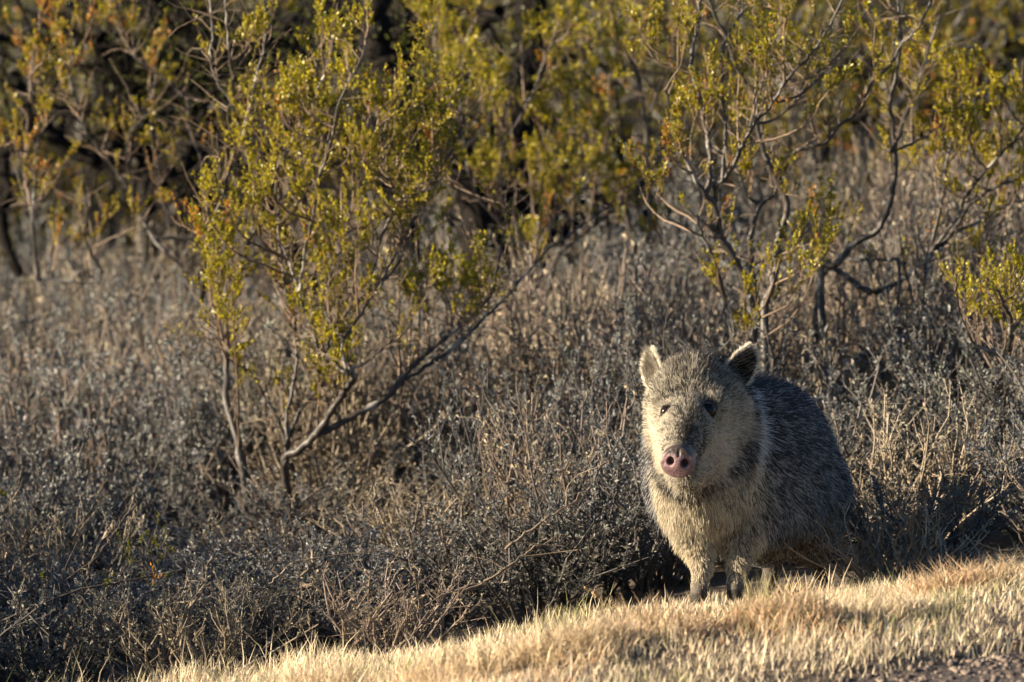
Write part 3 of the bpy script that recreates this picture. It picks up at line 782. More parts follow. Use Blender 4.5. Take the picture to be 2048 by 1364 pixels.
# ------------------------------------------------------------------ fallen branches and twigs on the brush floor
def stick(line, y, r0, r1, label, col=(.22, .17, .12), name='fallen_branch', forks=2):
    b = Buf()
    pts = [P(u, v, y + .04 * i) for i, (u, v) in enumerate(line)]
    S = smooth_line(pts, 6, .0025)
    b.tubes(S, np.linspace(r0, r1, len(S)) / 2000, 6, col)
    for i in range(forks):
        q = S[rng.integers(len(S) // 3, len(S) - 2)]
        T = smooth_line([q, q + rng.normal(size=3) * [.05, .03, .03] + [0, 0, .02], q + rng.normal(size=3) * [.10, .05, .05] + [0, 0, .05]], 4, .002)
        b.tubes(T, np.linspace(r1, 1.2, len(T)) / 2000, 4, np.array(col) * .9)
    o = link(name, b.mesh(name, M_wood, True)); tag(o, label, 'branch', 'dead branches in the brush')
stick([(375, 1218), (410, 1198), (450, 1182), (520, 1176), (590, 1178), (630, 1172)], .30, 11, 6, 'long pale dead branch lying level in the dark gap under the brush', (.30, .24, .17))
stick([(630, 1165), (612, 1172), (600, 1160), (622, 1130), (628, 1100)], .28, 10, 6, 'short upright dead branch beside the long level one')
stick([(240, 1303), (290, 1296), (330, 1288)], .18, 7, 4, 'pale dead stick lying by the low end of the verge', (.34, .28, .2))
stick([(905, 1190), (960, 1170), (1030, 1120), (1080, 1090), (1130, 1070)], .32, 7, 3, 'slanting thin dead branch in the hollow beside the peccary')
stick([(1010, 1100), (1060, 1060), (1120, 1020), (1180, 975)], .45, 6, 3, 'thin grey dead branch leaning up the hollow beside the peccary')
stick([(1700, 1140), (1740, 1090), (1760, 1040), (1800, 1010), (1850, 1000)], .60, 7, 3, 'bare twisted dead branch behind the rump of the peccary')
stick([(1860, 1130), (1880, 1060), (1930, 1010), (1960, 930)], .70, 7, 3, 'forked bare dead branch under the small low creosote', forks=4)
stick([(130, 1300), (160, 1200), (190, 1120), (235, 1060), (260, 1020)], .15, 10, 4, 'dark forked dead branch standing at the low end of the brush', (.07, .055, .045), forks=4)
stick([(1172, 1172), (1190, 1188), (1204, 1200), (1212, 1232)], .02, 5, 8, 'bent dead stalk leaning over the verge edge', (.36, .27, .17), 'dead_stalk', 0)

# ------------------------------------------------------------------ the collared peccary
rng = np.random.default_rng(99)
def surface_nets(F, org, h):
    nx, ny, nz = F.shape
    S = F < 0
    cs = np.zeros((nx - 1, ny - 1, nz - 1), np.int8)
    off = [(i, j, k) for i in (0, 1) for j in (0, 1) for k in (0, 1)]
    sl_ = lambda o: (slice(o[0], nx - 1 + o[0]), slice(o[1], ny - 1 + o[1]), slice(o[2], nz - 1 + o[2]))
    for o in off: cs += S[sl_(o)]
    act = (cs > 0) & (cs < 8)
    ci = np.argwhere(act)
    idx = -np.ones(act.shape, np.int64); idx[act] = np.arange(len(ci))
    acc = np.zeros((len(ci), 3)); num = np.zeros(len(ci))
    for a in off:
        for ax in range(3):
            if a[ax]: continue
            b = list(a); b[ax] = 1
            fa = F[tuple((ci + a).T)]; fb = F[tuple((ci + b).T)]
            m_ = (fa < 0) != (fb < 0)
            t = fa[m_] / (fa[m_] - fb[m_])
            p = np.repeat(np.array([a], float), m_.sum(), 0); p[:, ax] += t
            acc[m_] += p; num[m_] += 1
    V = (ci + acc / num[:, None]) * h + org
    quads = []
    for ax in range(3):
        o1, o2 = (ax + 1) % 3, (ax + 2) % 3
        sa = [slice(0, -1) if i == ax else slice(1, -1) for i in range(3)]
        sb = [slice(1, None) if i == ax else slice(1, -1) for i in range(3)]
        A, B = S[tuple(sa)], S[tuple(sb)]
        for flip, msk in ((False, A & ~B), (True, ~A & B)):
            e = np.argwhere(msk)
            if not len(e): continue
            e[:, o1] += 1; e[:, o2] += 1
            def g(d1, d2):
                c = e.copy(); c[:, o1] -= d1; c[:, o2] -= d2
                return idx[tuple(c.T)]
            q = np.stack([g(1, 1), g(0, 1), g(0, 0), g(1, 0)], 1)
            quads.append(q[:, ::-1] if flip else q)
    return V, np.concatenate(quads)

def sd_cone(p, a, b, ra, rb):
    ab = b - a; t = np.clip(((p - a) @ ab) / (ab @ ab), 0, 1)
    return np.linalg.norm(p - a - t[..., None] * ab, axis=-1) - (ra + (rb - ra) * t)
def sd_ell(p, c, r, M=None):
    q = p - c
    if M is not None: q = q @ M
    k0 = np.linalg.norm(q / r, axis=-1); k1 = np.linalg.norm(q / (np.asarray(r) ** 2), axis=-1) + 1e-9
    return k0 * (k0 - 1) / k1
def smin(a, b, k):
    h_ = np.clip(.5 + .5 * (b - a) / k, 0, 1)
    return b + (a - b) * h_ - k * h_ * (1 - h_)

AX = nrm(np.array([.145, .52, 0.0]))                         # from chest to rump
LAT = np.array([AX[1], -AX[0], 0]); UPV = np.array([0, 0, 1.])
MB = np.stack([LAT, AX, UPV], 1)
c_rib, c_rump, c_chest = P(1460, 926, .22), P(1534, 942, .50), P(1406, 968, .04)
skull, mid, nose = P(1386, 798, .0), P(1371, 858, -.13), P(1357, 915, -.262)
HF = nrm(nose - skull)                                       # head forward
HS = nrm(np.cross(HF, UPV)) * -1                             # towards picture-right... resolved below
if HS[0] < 0: HS = -HS
HU = np.cross(HS, HF); HU = HU if HU[2] > 0 else -HU
MH = np.stack([HS, HF, HU], 1)
gl = lambda x_, y_: float(gz(x_, y_))
def foot(u, y_):
    x_ = P(u, 1200, y_)[0]; return np.array([x_, y_, gl(x_, y_)])
fl, fr, hl_, hr = foot(1398, -.005), foot(1470, .015), foot(1540, .56), foot(1640, .55)

def sd_body(p):
    d = sd_ell(p, c_rib, (.138, .25, .152), MB)
    d = smin(d, sd_ell(p, c_rump, (.128, .19, .152), MB), .06)
    d = smin(d, sd_ell(p, P(1497, 932, .36), (.136, .20, .152), MB), .08)
    d = smin(d, sd_ell(p, c_chest, (.075, .10, .092), MB), .05)
    d = smin(d, sd_ell(p, P(1503, 965, .12), (.052, .08, .095), MB), .04)      # shoulder
    d = smin(d, sd_ell(p, P(1376, 965, .10), (.044, .07, .085), MB), .04)
    d = smin(d, sd_ell(p, P(1606, 985, .50), (.052, .10, .11), MB), .04)      # haunch
    d = smin(d, sd_cone(p, P(1400, 835, .07), P(1440, 920, .20), .098, .142), .05)   # neck
    # front legs
    for f_, sh, el, wr in ((fl, P(1384, 1005, .06), P(1394, 1078, .05), P(1404, 1138, .012)), (fr, P(1494, 1005, .09), P(1485, 1078, .07), P(1474, 1138, .03))):
        d = smin(d, sd_cone(p, sh, el, .054, .036), .03)
        d = smin(d, sd_cone(p, el, wr, .036, .019), .02)
        d = smin(d, sd_cone(p, wr, f_ + [0, 0, .035], .017, .0145), .012)
        d = smin(d, sd_cone(p, f_ + [0, 0, .03], f_ + [0, -.008, .010], .016, .017), .01)
    # hind legs: stifle forward, hock back, upright shank
    for f_, hp, kn in ((hl_, P(1530, 1000, .53), P(1530, 1080, .47)), (hr, P(1612, 1000, .54), P(1628, 1080, .49))):
        hk = f_ + [0.0, .06, .13]
        d = smin(d, sd_cone(p, hp, kn, .088, .050), .04)
        d = smin(d, sd_cone(p, kn, hk, .048, .022), .03)
        d = smin(d, sd_cone(p, hk, f_ + [0, .015, .03], .019, .0145), .012)
        d = smin(d, sd_cone(p, f_ + [0, .01, .03], f_ + [0, 0, .010], .016, .018), .01)
    # head
    hd = sd_ell(p, skull, (.080, .092, .068), MH)
    hd = smin(hd, sd_cone(p, skull - HU * .012, mid, .070, .049), .03)
    hd = smin(hd, sd_cone(p, mid, nose - HF * .01, .049, .031), .02)
    hd = smin(hd, sd_ell(p, P(1386, 882, -.03), (.067, .080, .070), MH), .04)
    hd = smin(hd, sd_cone(p, P(1386, 925, -.03), P(1367, 955, -.205), .055, .021), .03)
    for s_ in (-1, 1):
        hd = smin(hd, sd_ell(p, skull + HS * .046 * s_ + HF * .068 + HU * .026, (.026, .036, .020), MH), .016)    # brow
        e_ = skull + HS * .058 * s_ + HF * .112 - HU * .004           # eye socket
        hd = -smin(-hd, np.linalg.norm(p - e_, axis=-1) - .012, .016)
    return smin(d, hd, .045)

hgrid = .0055
lo = np.array([.20, -.34, -.06]); hi = np.array([.80, .80, .56])
ax_ = [np.arange(lo[i], hi[i], hgrid) for i in range(3)]
G = np.stack(np.meshgrid(*ax_, indexing='ij'), -1).astype(np.float32)
F = np.empty(G.shape[:3], np.float32)
for i in range(0, G.shape[0], 16): F[i:i + 16] = sd_body(G[i:i + 16])
BV, BQ = surface_nets(F, lo, hgrid)

def sd_grad(p):
    e = 1e-3; g = np.empty_like(p)
    for i in range(3):
        o = np.zeros(3); o[i] = e
        g[:, i] = sd_body(p + o) - sd_body(p - o)
    return nrm(g)
def on_skin(u, v):
    ys = np.linspace(-.36, .4, 700)
    pp = np.array([P(u, v, y_) for y_ in ys]); s_ = sd_body(pp)
    j = np.argmax(s_ < 0); return pp[j]

eyes = [on_skin(1331, 821), on_skin(1417, 821)]
EARS = [  # base, tip, half width, opening direction
    (P(1318, 775, .035), P(1288, 710, .05), .030, nrm(np.array([-.80, -.55, -.05]))),
    (P(1450, 768, .045), P(1510, 708, .05), .036, nrm(np.array([.55, -.80, -.35])))]

def head_w(p):                       # 1 on the head, 0 on the trunk
    t = (p - skull) @ HF
    dd = sd_cone(p, skull, nose, 0., 0.)
    return np.clip((t + .075) / .05, 0, 1) * np.clip((.160 - dd) / .04, 0, 1)
tip_t = float((nose - skull) @ HF)
def region(p, n):
    """paleness, warm tint, fur length at skin points."""
    x_, y_, z_ = p.T
    hw = head_w(p)
    t = ((p - skull) @ HF) / tip_t; s_ = (p - skull) @ HS; u_ = (p - skull) @ HU
    g_ = np.array([gl(.45, .2)])
    zz = z_ - .1 * (x_ - .4)
    ta = (p - c_rib) @ AX; la = (p - c_rib) @ LAT
    pale = .34 + .10 * np.clip((.30 - zz) / .2, 0, 1)                       # trunk
    dorsal = np.clip((n[:, 2] - .55) * 2.5, 0, 1); pale -= .14 * dorsal
    lng = .031 + .010 * dorsal + .020 * np.clip((-n[:, 2] - .1) * 2, 0, 1) * np.clip((zz - .09) / .03, 0, 1)
    # collar: a pale band slanting from the withers forward to the lower throat
    cpos = ta + .012 - np.interp(zz, [.180, .190, .206, .252, .32, .37, .41, .45], [-.262, -.235, -.197, -.171, -.152, -.132, -.096, -.04])
    col_ = np.exp(-(cpos / .0105) ** 2) * np.clip((.435 - zz) / .05, 0, 1) * np.clip((zz - .172) / .02, 0, 1) * np.clip((la + .01) / .03, 0, 1)
    ndk = np.clip((-cpos - .018) / .02, 0, 1) * np.clip((zz - .22) / .05, 0, 1)
    pale = pale - .24 * ndk + .95 * col_
    chest = np.clip((-ta - .12) / .08, 0, 1) * (1 - hw) * np.clip((.33 - zz) / .08, 0, 1)
    pale = pale * (1 - .6 * chest) + .78 * .6 * chest
    # legs
    tsd = np.minimum(np.minimum(sd_ell(p, c_rib, (.138, .25, .152), MB), sd_ell(p, c_rump, (.128, .19, .152), MB)), np.minimum(sd_ell(p, P(1497, 932, .36), (.136, .20, .152), MB), sd_ell(p, c_chest, (.075, .10, .092), MB)))
    leg = np.clip((tsd - .008) / .02, 0, 1) * np.clip((.15 - zz) / .05, 0, 1) * np.clip((.27 - np.abs(zz)) / .02, 0, 1)
    low = np.clip((.062 - zz) / .02, 0, 1)
    belly = np.clip((-n[:, 2] - .4) * 2, 0, 1)
    lng = lng * (1 - leg * .45) ; lng = lng * (1 - low) + .006 * low
    pale = pale * (1 + .10 * leg); pale = pale * (1 - low * .15)
    lng = lng * (1 - .35 * chest) * (1 - .35 * np.clip(col_, 0, 1))
    warm = .0 + .75 * chest + .8 * leg * (1 - low)  # brown fur warmed further to paint golden sun on chest and legs
    # head
    cheek = np.exp(-(((p - P(1335, 880, -.08)) ** 2).sum(1)) / .075 ** 2) + .65 * np.exp(-(((p - P(1440, 880, -.08)) ** 2).sum(1)) / .075 ** 2)  # left cheek paler than right: sunlit and shaded sides put into the fur
    cheek = np.clip(cheek, 0, 1)
    ph = .48 + .34 * cheek
    fore = np.clip((u_ - .02) / .04, 0, 1) * np.clip((.75 - t) / .3, 0, 1); ph -= .07 * fore
    bridge = np.exp(-((s_ - .011) / .015) ** 2) * np.clip((t - .55) / .2, 0, 1) * np.clip((u_ - .005) / .02, 0, 1); ph -= .36 * bridge  # blackish nose strip, set right of centre to paint in shade there too
    side = np.exp(-(((p - P(1398, 900, -.20)) ** 2).sum(1)) / .028 ** 2); ph -= .22 * side
    rim = np.clip((.10 - t) / .15, 0, 1) * np.clip((.03 - u_) / .05, 0, 1); ph += .12 * rim
    lh = .009 + .011 * np.clip(1 - t, 0, 1) + .007 * rim
    crown = np.clip((u_ - .055) / .02, 0, 1) * np.clip((.35 - t) / .2, 0, 1); lh += .012 * crown; ph -= .06 * crown
    lh = lh * np.clip((1.06 - t) / .22, .22, 1)
    for e_ in eyes:
        de = np.linalg.norm(p - e_, axis=1)
        ph -= .6 * np.exp(-(de / .013) ** 2); lh *= 1 - .85 * np.exp(-(np.linalg.norm(p - e_ - HF * .010, axis=1) / .023) ** 2)
    warm = warm * (1 - hw) + .55 * hw
    pale = pale * (1 - hw) + np.clip(ph, .04, 1) * hw
    lng = lng * (1 - hw) + lh * hw
    return np.clip(pale, .04, 1), np.clip(warm, 0, 1), lng, hw, t

# skin mesh: dark skin, greyer where the hair is pale, black hooves
NV = sd_grad(BV)
pale_v, warm_v, _, hw_v, t_v = region(BV, NV)
dark = np.array([.020, .018, .018]); 
skin = dark + pale_v[:, None] * np.array([.13, .11, .085]) * (1 + 1.4 * hw_v[:, None])
hz = BV[:, 2] - gz(BV[:, 0], BV[:, 1])
skin[hz < .026] = (.03, .026, .022)
M_skin = col_mat('dark_skin', .75, .2)
pec = link('peccary', None, None, (float(fl[0]), float(fl[1]), float(fl[2]))); pec.empty_display_size = .2
tag(pec, 'bristly grey collared peccary with a pink snout facing out of the brush', 'peccary')
org = np.array(pec.location)
link('body', new_mesh('body', BV - org, [BQ], M_skin, skin, True), pec)

# snout disc with nostrils
NF = nrm(HF * .55 + np.array([-.10, -.85, -.02])); NS = nrm(np.cross(NF, UPV)); NS = NS if NS[0] > 0 else -NS; NUp = np.cross(NS, NF); NUp = NUp if NUp[2] > 0 else -NUp
roll = R_(-9); NS, NUp = NS * math.cos(roll) + NUp * math.sin(roll), NUp * math.cos(roll) - NS * math.sin(roll)
MN = np.stack([NS, NF, NUp], 1)
nc = P(1356, 923, -.283)
def sd_nose(q):
    r_ = np.sqrt((q[..., 0] / 1.10) ** 2 + (q[..., 2] / 1.0 + 0.06 * np.abs(q[..., 0])) ** 2)
    a = r_ - .0265; b = np.abs(q[..., 1] + .004) - .008
    d = np.minimum(np.maximum(a, b), 0) + np.sqrt(np.maximum(a, 0) ** 2 + np.maximum(b, 0) ** 2) - .0045
    d = smin(d, sd_cone(q, np.array([0, -.03, .002]), np.array([0, -.006, 0]), .026, .024), .012)
    for s_ in (-1, 1):
        n_ = sd_ell(q, np.array([s_ * .0135, .010, .001]), (.0075, .014, .0092))
        d = -smin(-d, n_, .003)
        # raised rim and an upper notch
        d = smin(d, sd_ell(q, np.array([s_ * .0145, .0065, -.013]), (.011, .004, .006)), .006)
    d = -smin(-d, sd_cone(q, np.array([0, .012, .030]), np.array([0, .0115, -.004]), .0025, .0012), .004)
    return d
hn = .0011
an = np.arange(-.042, .042, hn); GN = np.stack(np.meshgrid(an, an, an, indexing='ij'), -1)
NVt, NQ = surface_nets(sd_nose(GN), np.array([an[0]] * 3), hn)
ncol = np.tile(np.array([.245, .15, .158]), (len(NVt), 1))
ncol *= .30 + .55 * vnoise(NVt[:, 0] + 1, NVt[:, 2] + 1, .007, 3)[:, None] + .25 * vnoise(NVt[:, 0] + 1, NVt[:, 2] + 1, .0022, 13)[:, None]
topk = np.clip((NVt[:, 2] - .010 - .005 * vnoise(NVt[:, 0] + 1, NVt[:, 1] + 1, .008, 4)) / .006, 0, 1)[:, None] ; ncol = ncol * (1 - topk) + np.array([.05, .035, .03]) * topk
backk = np.clip((-.010 - NVt[:, 1]) / .005, 0, 1)[:, None]; ncol = ncol * (1 - backk) + np.array([.06, .05, .045]) * backk
for s_ in (-1, 1):
    ins = np.exp(-(((NVt - [s_ * .0135, .0, .001]) / [.008, .008, .009]) ** 2).sum(1) ** 2)[:, None]
    ncol = ncol * (1 - .75 * ins) + np.array([.06, .02, .02]) * .75 * ins
M_nose = col_mat('moist_snout_skin', .46, .45, bump=.5)
M_nose.node_tree.nodes['Principled BSDF'].inputs['Subsurface Weight'].default_value = .15
M_nose.node_tree.nodes['Principled BSDF'].inputs['Subsurface Radius'].default_value = (.006, .003, .002)
det = np.linalg.det(MN)
sn = link('snout', new_mesh('snout', NVt @ MN.T + nc - org, [NQ if det > 0 else NQ[:, ::-1]], M_nose, ncol, True), pec)
sn['label'] = 'pink disc-shaped snout with two nostrils'

# eyes
m_, n_, l_, b_ = base_mat('wet_dark_eye'); b_.inputs['Base Color'].default_value = (.012, .008, .006, 1); b_.inputs['Roughness'].default_value = .2; b_.inputs['Specular IOR Level'].default_value = .2; M_eye = m_
def ball(r, k=16):
    th, ph = np.meshgrid(np.linspace(0, np.pi, k), np.linspace(0, 2 * np.pi, 2 * k, endpoint=False), indexing='ij')
    V = r * np.stack([np.sin(th) * np.cos(ph), np.sin(th) * np.sin(ph), np.cos(th)], -1).reshape(-1, 3)
    i, j = np.meshgrid(np.arange(k - 1), np.arange(2 * k), indexing='ij'); j2 = (j + 1) % (2 * k)
    return V, np.stack([i * 2 * k + j, (i + 1) * 2 * k + j, (i + 1) * 2 * k + j2, i * 2 * k + j2], -1).reshape(-1, 4)
ev, ef = ball(.0165)
lidm = col_mat('eyelid_skin', .6, .3)
for ei, e_ in enumerate(eyes):
    nn = sd_grad(e_[None])[0]
    c_ = e_ - nn * (.002 if ei else .004)
    eo = link('eye', new_mesh('eye', ev * (1.0 if ei else .82) + c_ - org, [ef], M_eye, None, True), pec)
    # lids: two shells of skin lying on the ball, leaving an almond opening
    fd = nrm(nn + np.array([0, -.7, 0])); t1 = nrm(np.cross(fd, UPV)); t2 = np.cross(fd, t1); t2 = t2 if t2[2] > 0 else -t2
    sz_ = 1.0 if ei else .82
    fc_ = ev[ef].mean(1); fc_ = nrm(fc_)
    for sg, cut in ((1, .62 if ei else .45), (-1, .72 if ei else .5)):
        kf = ef[(fc_ @ t2) * sg > cut - .25 * np.abs(fc_ @ t1) * 0]
        us, inv = np.unique(kf, return_inverse=True)
        link('eyelid', new_mesh('eyelid', ev[us] * sz_ * 1.10 + c_ - org, [inv.reshape(-1, 4)], lidm, np.tile([.045, .037, .031], (len(us), 1)), True), eo)

# ears: cupped, tapering, with thickness
earpts = []
M_ear = col_mat('ear_skin', .7, .25, .18)
for (b0, tp, hw_, opn) in EARS:
    axis = nrm(tp - b0); Ln = np.linalg.norm(tp - b0); opn = nrm(opn - axis * (opn @ axis)); sd = np.cross(axis, opn)
    ns, ntt = 17, 15
    s_, t_ = np.meshgrid(np.linspace(-.25, 1, ns), np.linspace(-1, 1, ntt), indexing='ij')
    prof = np.where(s_ < .35, .72 + .28 * np.sin(np.clip(s_ + .25, 0, .6) / .6 * np.pi / 2), np.sqrt(np.clip(1 - ((s_ - .35) / .66) ** 2, 0, 1)))
    wv = hw_ * prof
    ang = t_ * 1.25
    surf = b0 + axis * (Ln * s_)[..., None] + sd * (wv * np.sin(ang))[..., None] + opn * (wv * (1 - np.cos(ang)) * .85 - .010 * s_)[..., None]
    surf = surf + opn * (-.012)
    surf[..., :] += (opn * .35 * Ln * .12) * (s_ ** 2)[..., None]
    gn = np.cross(np.gradient(surf, axis=0), np.gradient(surf, axis=1)); gn = nrm(gn); gn *= np.sign((gn * opn).sum(-1).mean())
    inner = surf + gn * .0012; outer = surf - gn * .0012
    V = np.concatenate([inner.reshape(-1, 3), outer.reshape(-1, 3)]); k = ns * ntt
    f = sheet_faces(ns, ntt)
    bd = np.concatenate([np.arange(ntt), np.arange(1, ns) * ntt + ntt - 1, ((ns - 1) * ntt + np.arange(ntt - 2, -1, -1)), np.arange(ns - 2, 0, -1) * ntt])
    b2 = np.roll(bd, -1); rim_ = np.stack([bd, b2, b2 + k, bd + k], 1)
    cc = np.concatenate([np.tile([.055, .043, .038], (k, 1)), np.tile([.10, .085, .07], (k, 1))])
    link('ear', new_mesh('ear', V - org, [f, f[:, ::-1] + k, rim_], M_ear, cc, True), pec)
    earpts.append((surf, gn, s_, t_, axis, opn, sd))

# fur -------------------------------------------------------------------------------------------
def sample_quads(V, Q, n, wfun):
    T = np.concatenate([Q[:, [0, 1, 2]], Q[:, [0, 2, 3]]])
    a, b, c = V[T[:, 0]], V[T[:, 1]], V[T[:, 2]]
    ar = np.linalg.norm(np.cross(b - a, c - a), axis=1) * wfun((a + b + c) / 3)
    i = rng.choice(len(T), n, p=ar / ar.sum())
    r1 = np.sqrt(rng.random((n, 1))); r2 = rng.random((n, 1))
    return a[i] * (1 - r1) + b[i] * r1 * (1 - r2) + c[i] * r1 * r2

NH = 185000
def dens(p):
    return (1 + 1.6 * head_w(p)) * np.where(p[:, 2] - gz(p[:, 0], p[:, 1]) < .024, 0, 1) * np.where(p[:, 1] > .62, .45, 1)
fp = sample_quads(BV, BQ, NH, dens)
fn = sd_grad(fp)
okm = (np.linalg.norm(fp - nc, axis=1) > .030) & np.all([np.linalg.norm(fp - e_, axis=1) > .0175 for e_ in eyes], axis=0)
fp, fn = fp[okm], fn[okm]
pale, warm, lng, hw, tt = region(fp, fn)
m = len(fp)
zz = fp[:, 2] - .1 * (fp[:, 0] - .4)
flow_b = AX * .85 + np.array([0, 0, -.55]); flow_b = np.repeat(flow_b[None], m, 0)
ta = (fp - c_rib) @ AX
down = np.clip((.17 - zz) / .06, 0, 1) + np.clip((-ta - .10) / .08, 0, 1) * np.clip((.36 - zz) / .08, 0, 1)
flow_b += np.array([0, 0, -1.3]) * np.clip(down, 0, 1)[:, None]
outw = ((fp - skull) @ HS)[:, None] * HS / .08
uu = ((fp - skull) @ HU)
flow_h = -HF + outw * .55 + HU * np.clip(uu / .08, -.9, .5)[:, None] * .5 + np.array([0, 0, -.5]) * np.clip((-uu - .03) / .04, 0, 1)[:, None]
flow = nrm(flow_b) * (1 - hw[:, None]) + nrm(flow_h) * hw[:, None]
tan = nrm(flow - fn * (flow * fn).sum(1, keepdims=True))
leg_ = np.clip((.11 - zz) / .04, 0, 1) * np.clip((np.abs(fn[:, 2]) < .75), 0, 1)
lift = R_(1) * (34 - 17 * leg_ + 6 * hw + 16 * np.clip((fn[:, 2] - .6) * 2.5, 0, 1) + rng.normal(size=m) * 9)
tn = nrm(tan + np.cross(fn, tan) * rng.normal(size=(m, 1)) * .24)
# bristles part into loose clumps
cl = np.stack([vnoise(fp[:, 0] * 1 + 3, fp[:, 2] + 3 + fp[:, 1], .022, 21), vnoise(fp[:, 1] + 5, fp[:, 2] + 2, .018, 22)], 1) - .5
tn = nrm(tn + np.cross(fn, tn) * cl[:, :1] * .9)
d0 = tn * np.cos(lift)[:, None] + fn * np.sin(lift)[:, None]
L = lng * (.65 + .55 * rng.random(m)) * (1 + cl[:, 1] * .35)
K = 5
pts = np.empty((m, K, 3)); pts[:, 0] = fp - fn * .001
d = d0
for k in range(1, K):
    pts[:, k] = pts[:, k - 1] + d * (L / (K - 1))[:, None]
    d = nrm(d * 1.0 + tn * .10 + np.array([0, 0, -.05]) - fn * .04)
# colour along each bristle: black with cream bands (grizzled)
tpos = np.linspace(0, 1, K)[None]
cn = vnoise(fp[:, 0] * 1.0 + fp[:, 1] * .8 + 4, fp[:, 2] + 4 + .3 * fp[:, 1], .0048, 41)
cn = np.argsort(np.argsort(cn)) / m
strand = .50 * cn + .50 * rng.random(m)
cream = (np.array([.66, .675, .70])[None] * (1 - np.clip(warm[:, None] * 2, 0, 1)) + np.array([.72, .69, .62])[None] * np.clip(warm[:, None] * 2, 0, 1)) * (1 - .12 * warm[:, None]) ; cream = cream * np.array([1.02, .93, .76]) ** (warm[:, None] * 1.1)  # trunk cream turned bluish to paint the cool shade on the flank
cream = cream * (.75 + .5 * rng.random((m, 1)))
patch = vnoise(fp[:, 0] * .8 + fp[:, 1] + 4, fp[:, 2] * .8 + 4, .03, 31) - .5
pal = np.clip(pale + patch * .16, .03, 1)
ctr = .50 + .38 * rng.random((m, 1)); wd = .10 + .42 * pal[:, None]
band = np.exp(-((tpos - ctr) / wd) ** 2)
on = (strand < pal * 1.1 + .02)[:, None]
amt = np.where(on, band * (.85 + .15 * pal[:, None]), .015 + .08 * pal[:, None])
amt = np.clip(amt + np.clip(pal[:, None] - .5, 0, 1) * .85 * (strand[:, None] < .9), 0, 1)
drk = np.array([.018, .017, .019]) + np.array([.035, .022, .010]) * (warm[:, None] ** 2)
C = drk[:, None] * (1 - amt[..., None]) + cream[:, None] * amt[..., None]
rad = (.00034 + .00024 * rng.random((m, 1))) * (1 - .25 * hw[:, None]) * np.array([[1, 1, .9, .7, .25]])
allP, allC, allR = [pts], [C], [rad]

# ear hair: short on both faces, long white fringe round the rim
for ei, (surf, gn, s_, t_, axis, opn, sd) in enumerate(earpts):
    ns, ntt = s_.shape
    def grow(k, face, ls, colr, rimonly=False, lift_=.5):
        a = rng.random(k) * (ns - 1.01) * .80 + (ns - 1.01) * .20; b = rng.random(k) * (ntt - 1.01)
        if rimonly:
            sel = rng.random(k) < .55
            b = np.where(sel, np.where(rng.random(k) < .5, rng.random(k) * .8, ntt - 1.02 - rng.random(k) * .8), b)
            a = np.where(sel, a, ns - 1.02 - rng.random(k) * 1.2)
        i, j = a.astype(int), b.astype(int); fa, fb = (a - i)[:, None], (b - j)[:, None]
        q = surf[i, j] * (1 - fa) * (1 - fb) + surf[i + 1, j] * fa * (1 - fb) + surf[i, j + 1] * (1 - fa) * fb + surf[i + 1, j + 1] * fa * fb
        n_ = gn[i, j] * face
        tv = (b / (ntt - 1) * 2 - 1)[:, None]
        dd = nrm(axis * .8 + sd * tv * (.9 if rimonly else .35) + n_ * lift_ + rng.normal(size=(k, 3)) * .22)
        ll = ls * (.5 + .8 * rng.random(k))
        pp = np.empty((k, K, 3)); pp[:, 0] = q + n_ * .001
        for z in range(1, K):
            pp[:, z] = pp[:, z - 1] + dd * (ll / (K - 1))[:, None]; dd = nrm(dd + axis * .08)
        sfrac = (a / (ns - 1) * 1.25 - .25)
        cc = colr(sfrac, k)
        allP.append(pp); allC.append(np.repeat(cc[:, None], K, 1)); allR.append((.00036 + .0002 * rng.random((k, 1))) * np.array([[1, 1, .9, .7, .25]]))
    white = np.array([.80, .74, .62])
    def outer_c(s, k, ei=ei):
        if ei == 0:  # left ear hair whitened to paint the sun on it, dark spot kept
            dk = np.exp(-((s - .66) / .10) ** 2)[:, None] * .7
            return (np.array([.07, .055, .045]) * dk + white * (1 - dk)) * (.65 + .5 * rng.random((k, 1)))
        wmix = np.clip((s - .62) / .2, 0, 1)[:, None] + np.clip((.45 - s) / .2, 0, 1)[:, None] * .55
        return np.array([.07, .055, .045]) * (1 - np.clip(wmix, 0, 1)) * (.6 + .8 * rng.random((k, 1))) + white * np.clip(wmix, 0, 1) * (.7 + .4 * rng.random((k, 1)))
    grow(3600, -1, .009, outer_c)
    grow(1700, 1, .008 if ei else .009, (lambda s, k: np.array([.028, .022, .020]) * (.5 + rng.random((k, 1)))) if ei else outer_c)
    grow(170 if ei else 400, 1, .022, lambda s, k: np.array([.34, .30, .24]) * (.6 + .7 * rng.random((k, 1))))
    grow(1000, -1, .013, lambda s, k: white * (.75 + .35 * rng.random((k, 1))), True, .25)

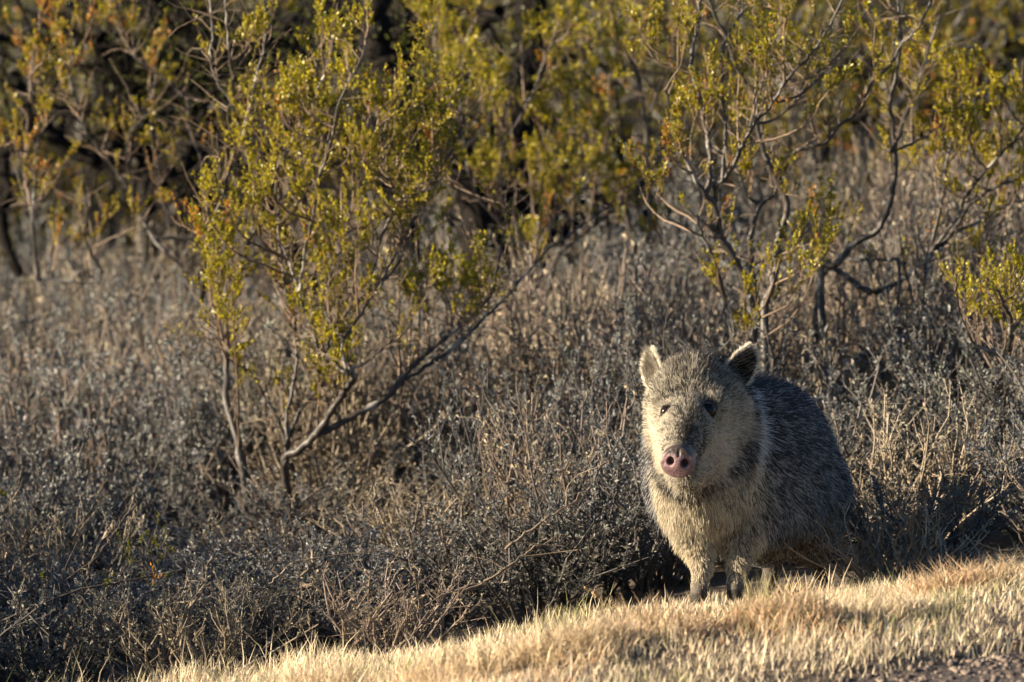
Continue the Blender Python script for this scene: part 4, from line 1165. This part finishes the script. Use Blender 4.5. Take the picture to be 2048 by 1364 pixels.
# whiskers and chin hairs
k = 90
q = sample_quads(BV, BQ, 4000, lambda p: np.exp(-((np.linalg.norm(p - P(1366, 950, -.2), axis=1)) / .04) ** 2) + 1e-9)[:k]
nq = sd_grad(q); pp = np.empty((k, K, 3)); pp[:, 0] = q; dd = nrm(nq + rng.normal(size=(k, 3)) * .3 + [0, 0, -.4])
for z in range(1, K): pp[:, z] = pp[:, z - 1] + dd * .006; dd = nrm(dd + [0, 0, -.12])
allP.append(pp); allC.append(np.tile([.5, .45, .36], (k, K, 1))); allR.append(np.full((k, 1), .00028) * np.array([[1, 1, .9, .7, .25]]))

FP = np.concatenate(allP) - org; FC = np.concatenate(allC); FR = np.concatenate(allR)
hc = bpy.data.hair_curves.new('fur')
hc.add_curves([K] * len(FP))
hc.position_data.foreach_set('vector', FP.astype(np.float32).ravel())
ra = hc.attributes.get('radius') or hc.attributes.new('radius', 'FLOAT', 'POINT')
ra.data.foreach_set('value', FR.astype(np.float32).ravel())
ca = hc.attributes.new('Col', 'FLOAT_COLOR', 'POINT')
c4 = np.ones((FC.shape[0] * K, 4), np.float32); c4[:, :3] = np.clip(FC.reshape(-1, 3), .004, .9)
ca.data.foreach_set('color', c4.ravel())
m_ = bpy.data.materials.new('bristle'); m_.use_nodes = True
n_ = m_.node_tree.nodes; l_ = m_.node_tree.links
n_.remove(n_['Principled BSDF'])
hb = n_.new('ShaderNodeBsdfPrincipled'); hb.inputs['Roughness'].default_value = .45; hb.inputs['Specular IOR Level'].default_value = .22
tl = n_.new('ShaderNodeBsdfTranslucent'); mxh = n_.new('ShaderNodeMixShader'); mxh.inputs[0].default_value = .28
at = n_.new('ShaderNodeAttribute'); at.attribute_name = 'Col'
l_.new(at.outputs['Color'], hb.inputs['Base Color']); l_.new(at.outputs['Color'], tl.inputs['Color'])
l_.new(hb.outputs[0], mxh.inputs[1]); l_.new(tl.outputs[0], mxh.inputs[2])
l_.new(mxh.outputs[0], n_['Material Output'].inputs[0])
hc.materials.append(m_)
fur = link('fur', hc, pec)
fur['label'] = 'grizzled black and cream bristles with a pale collar'
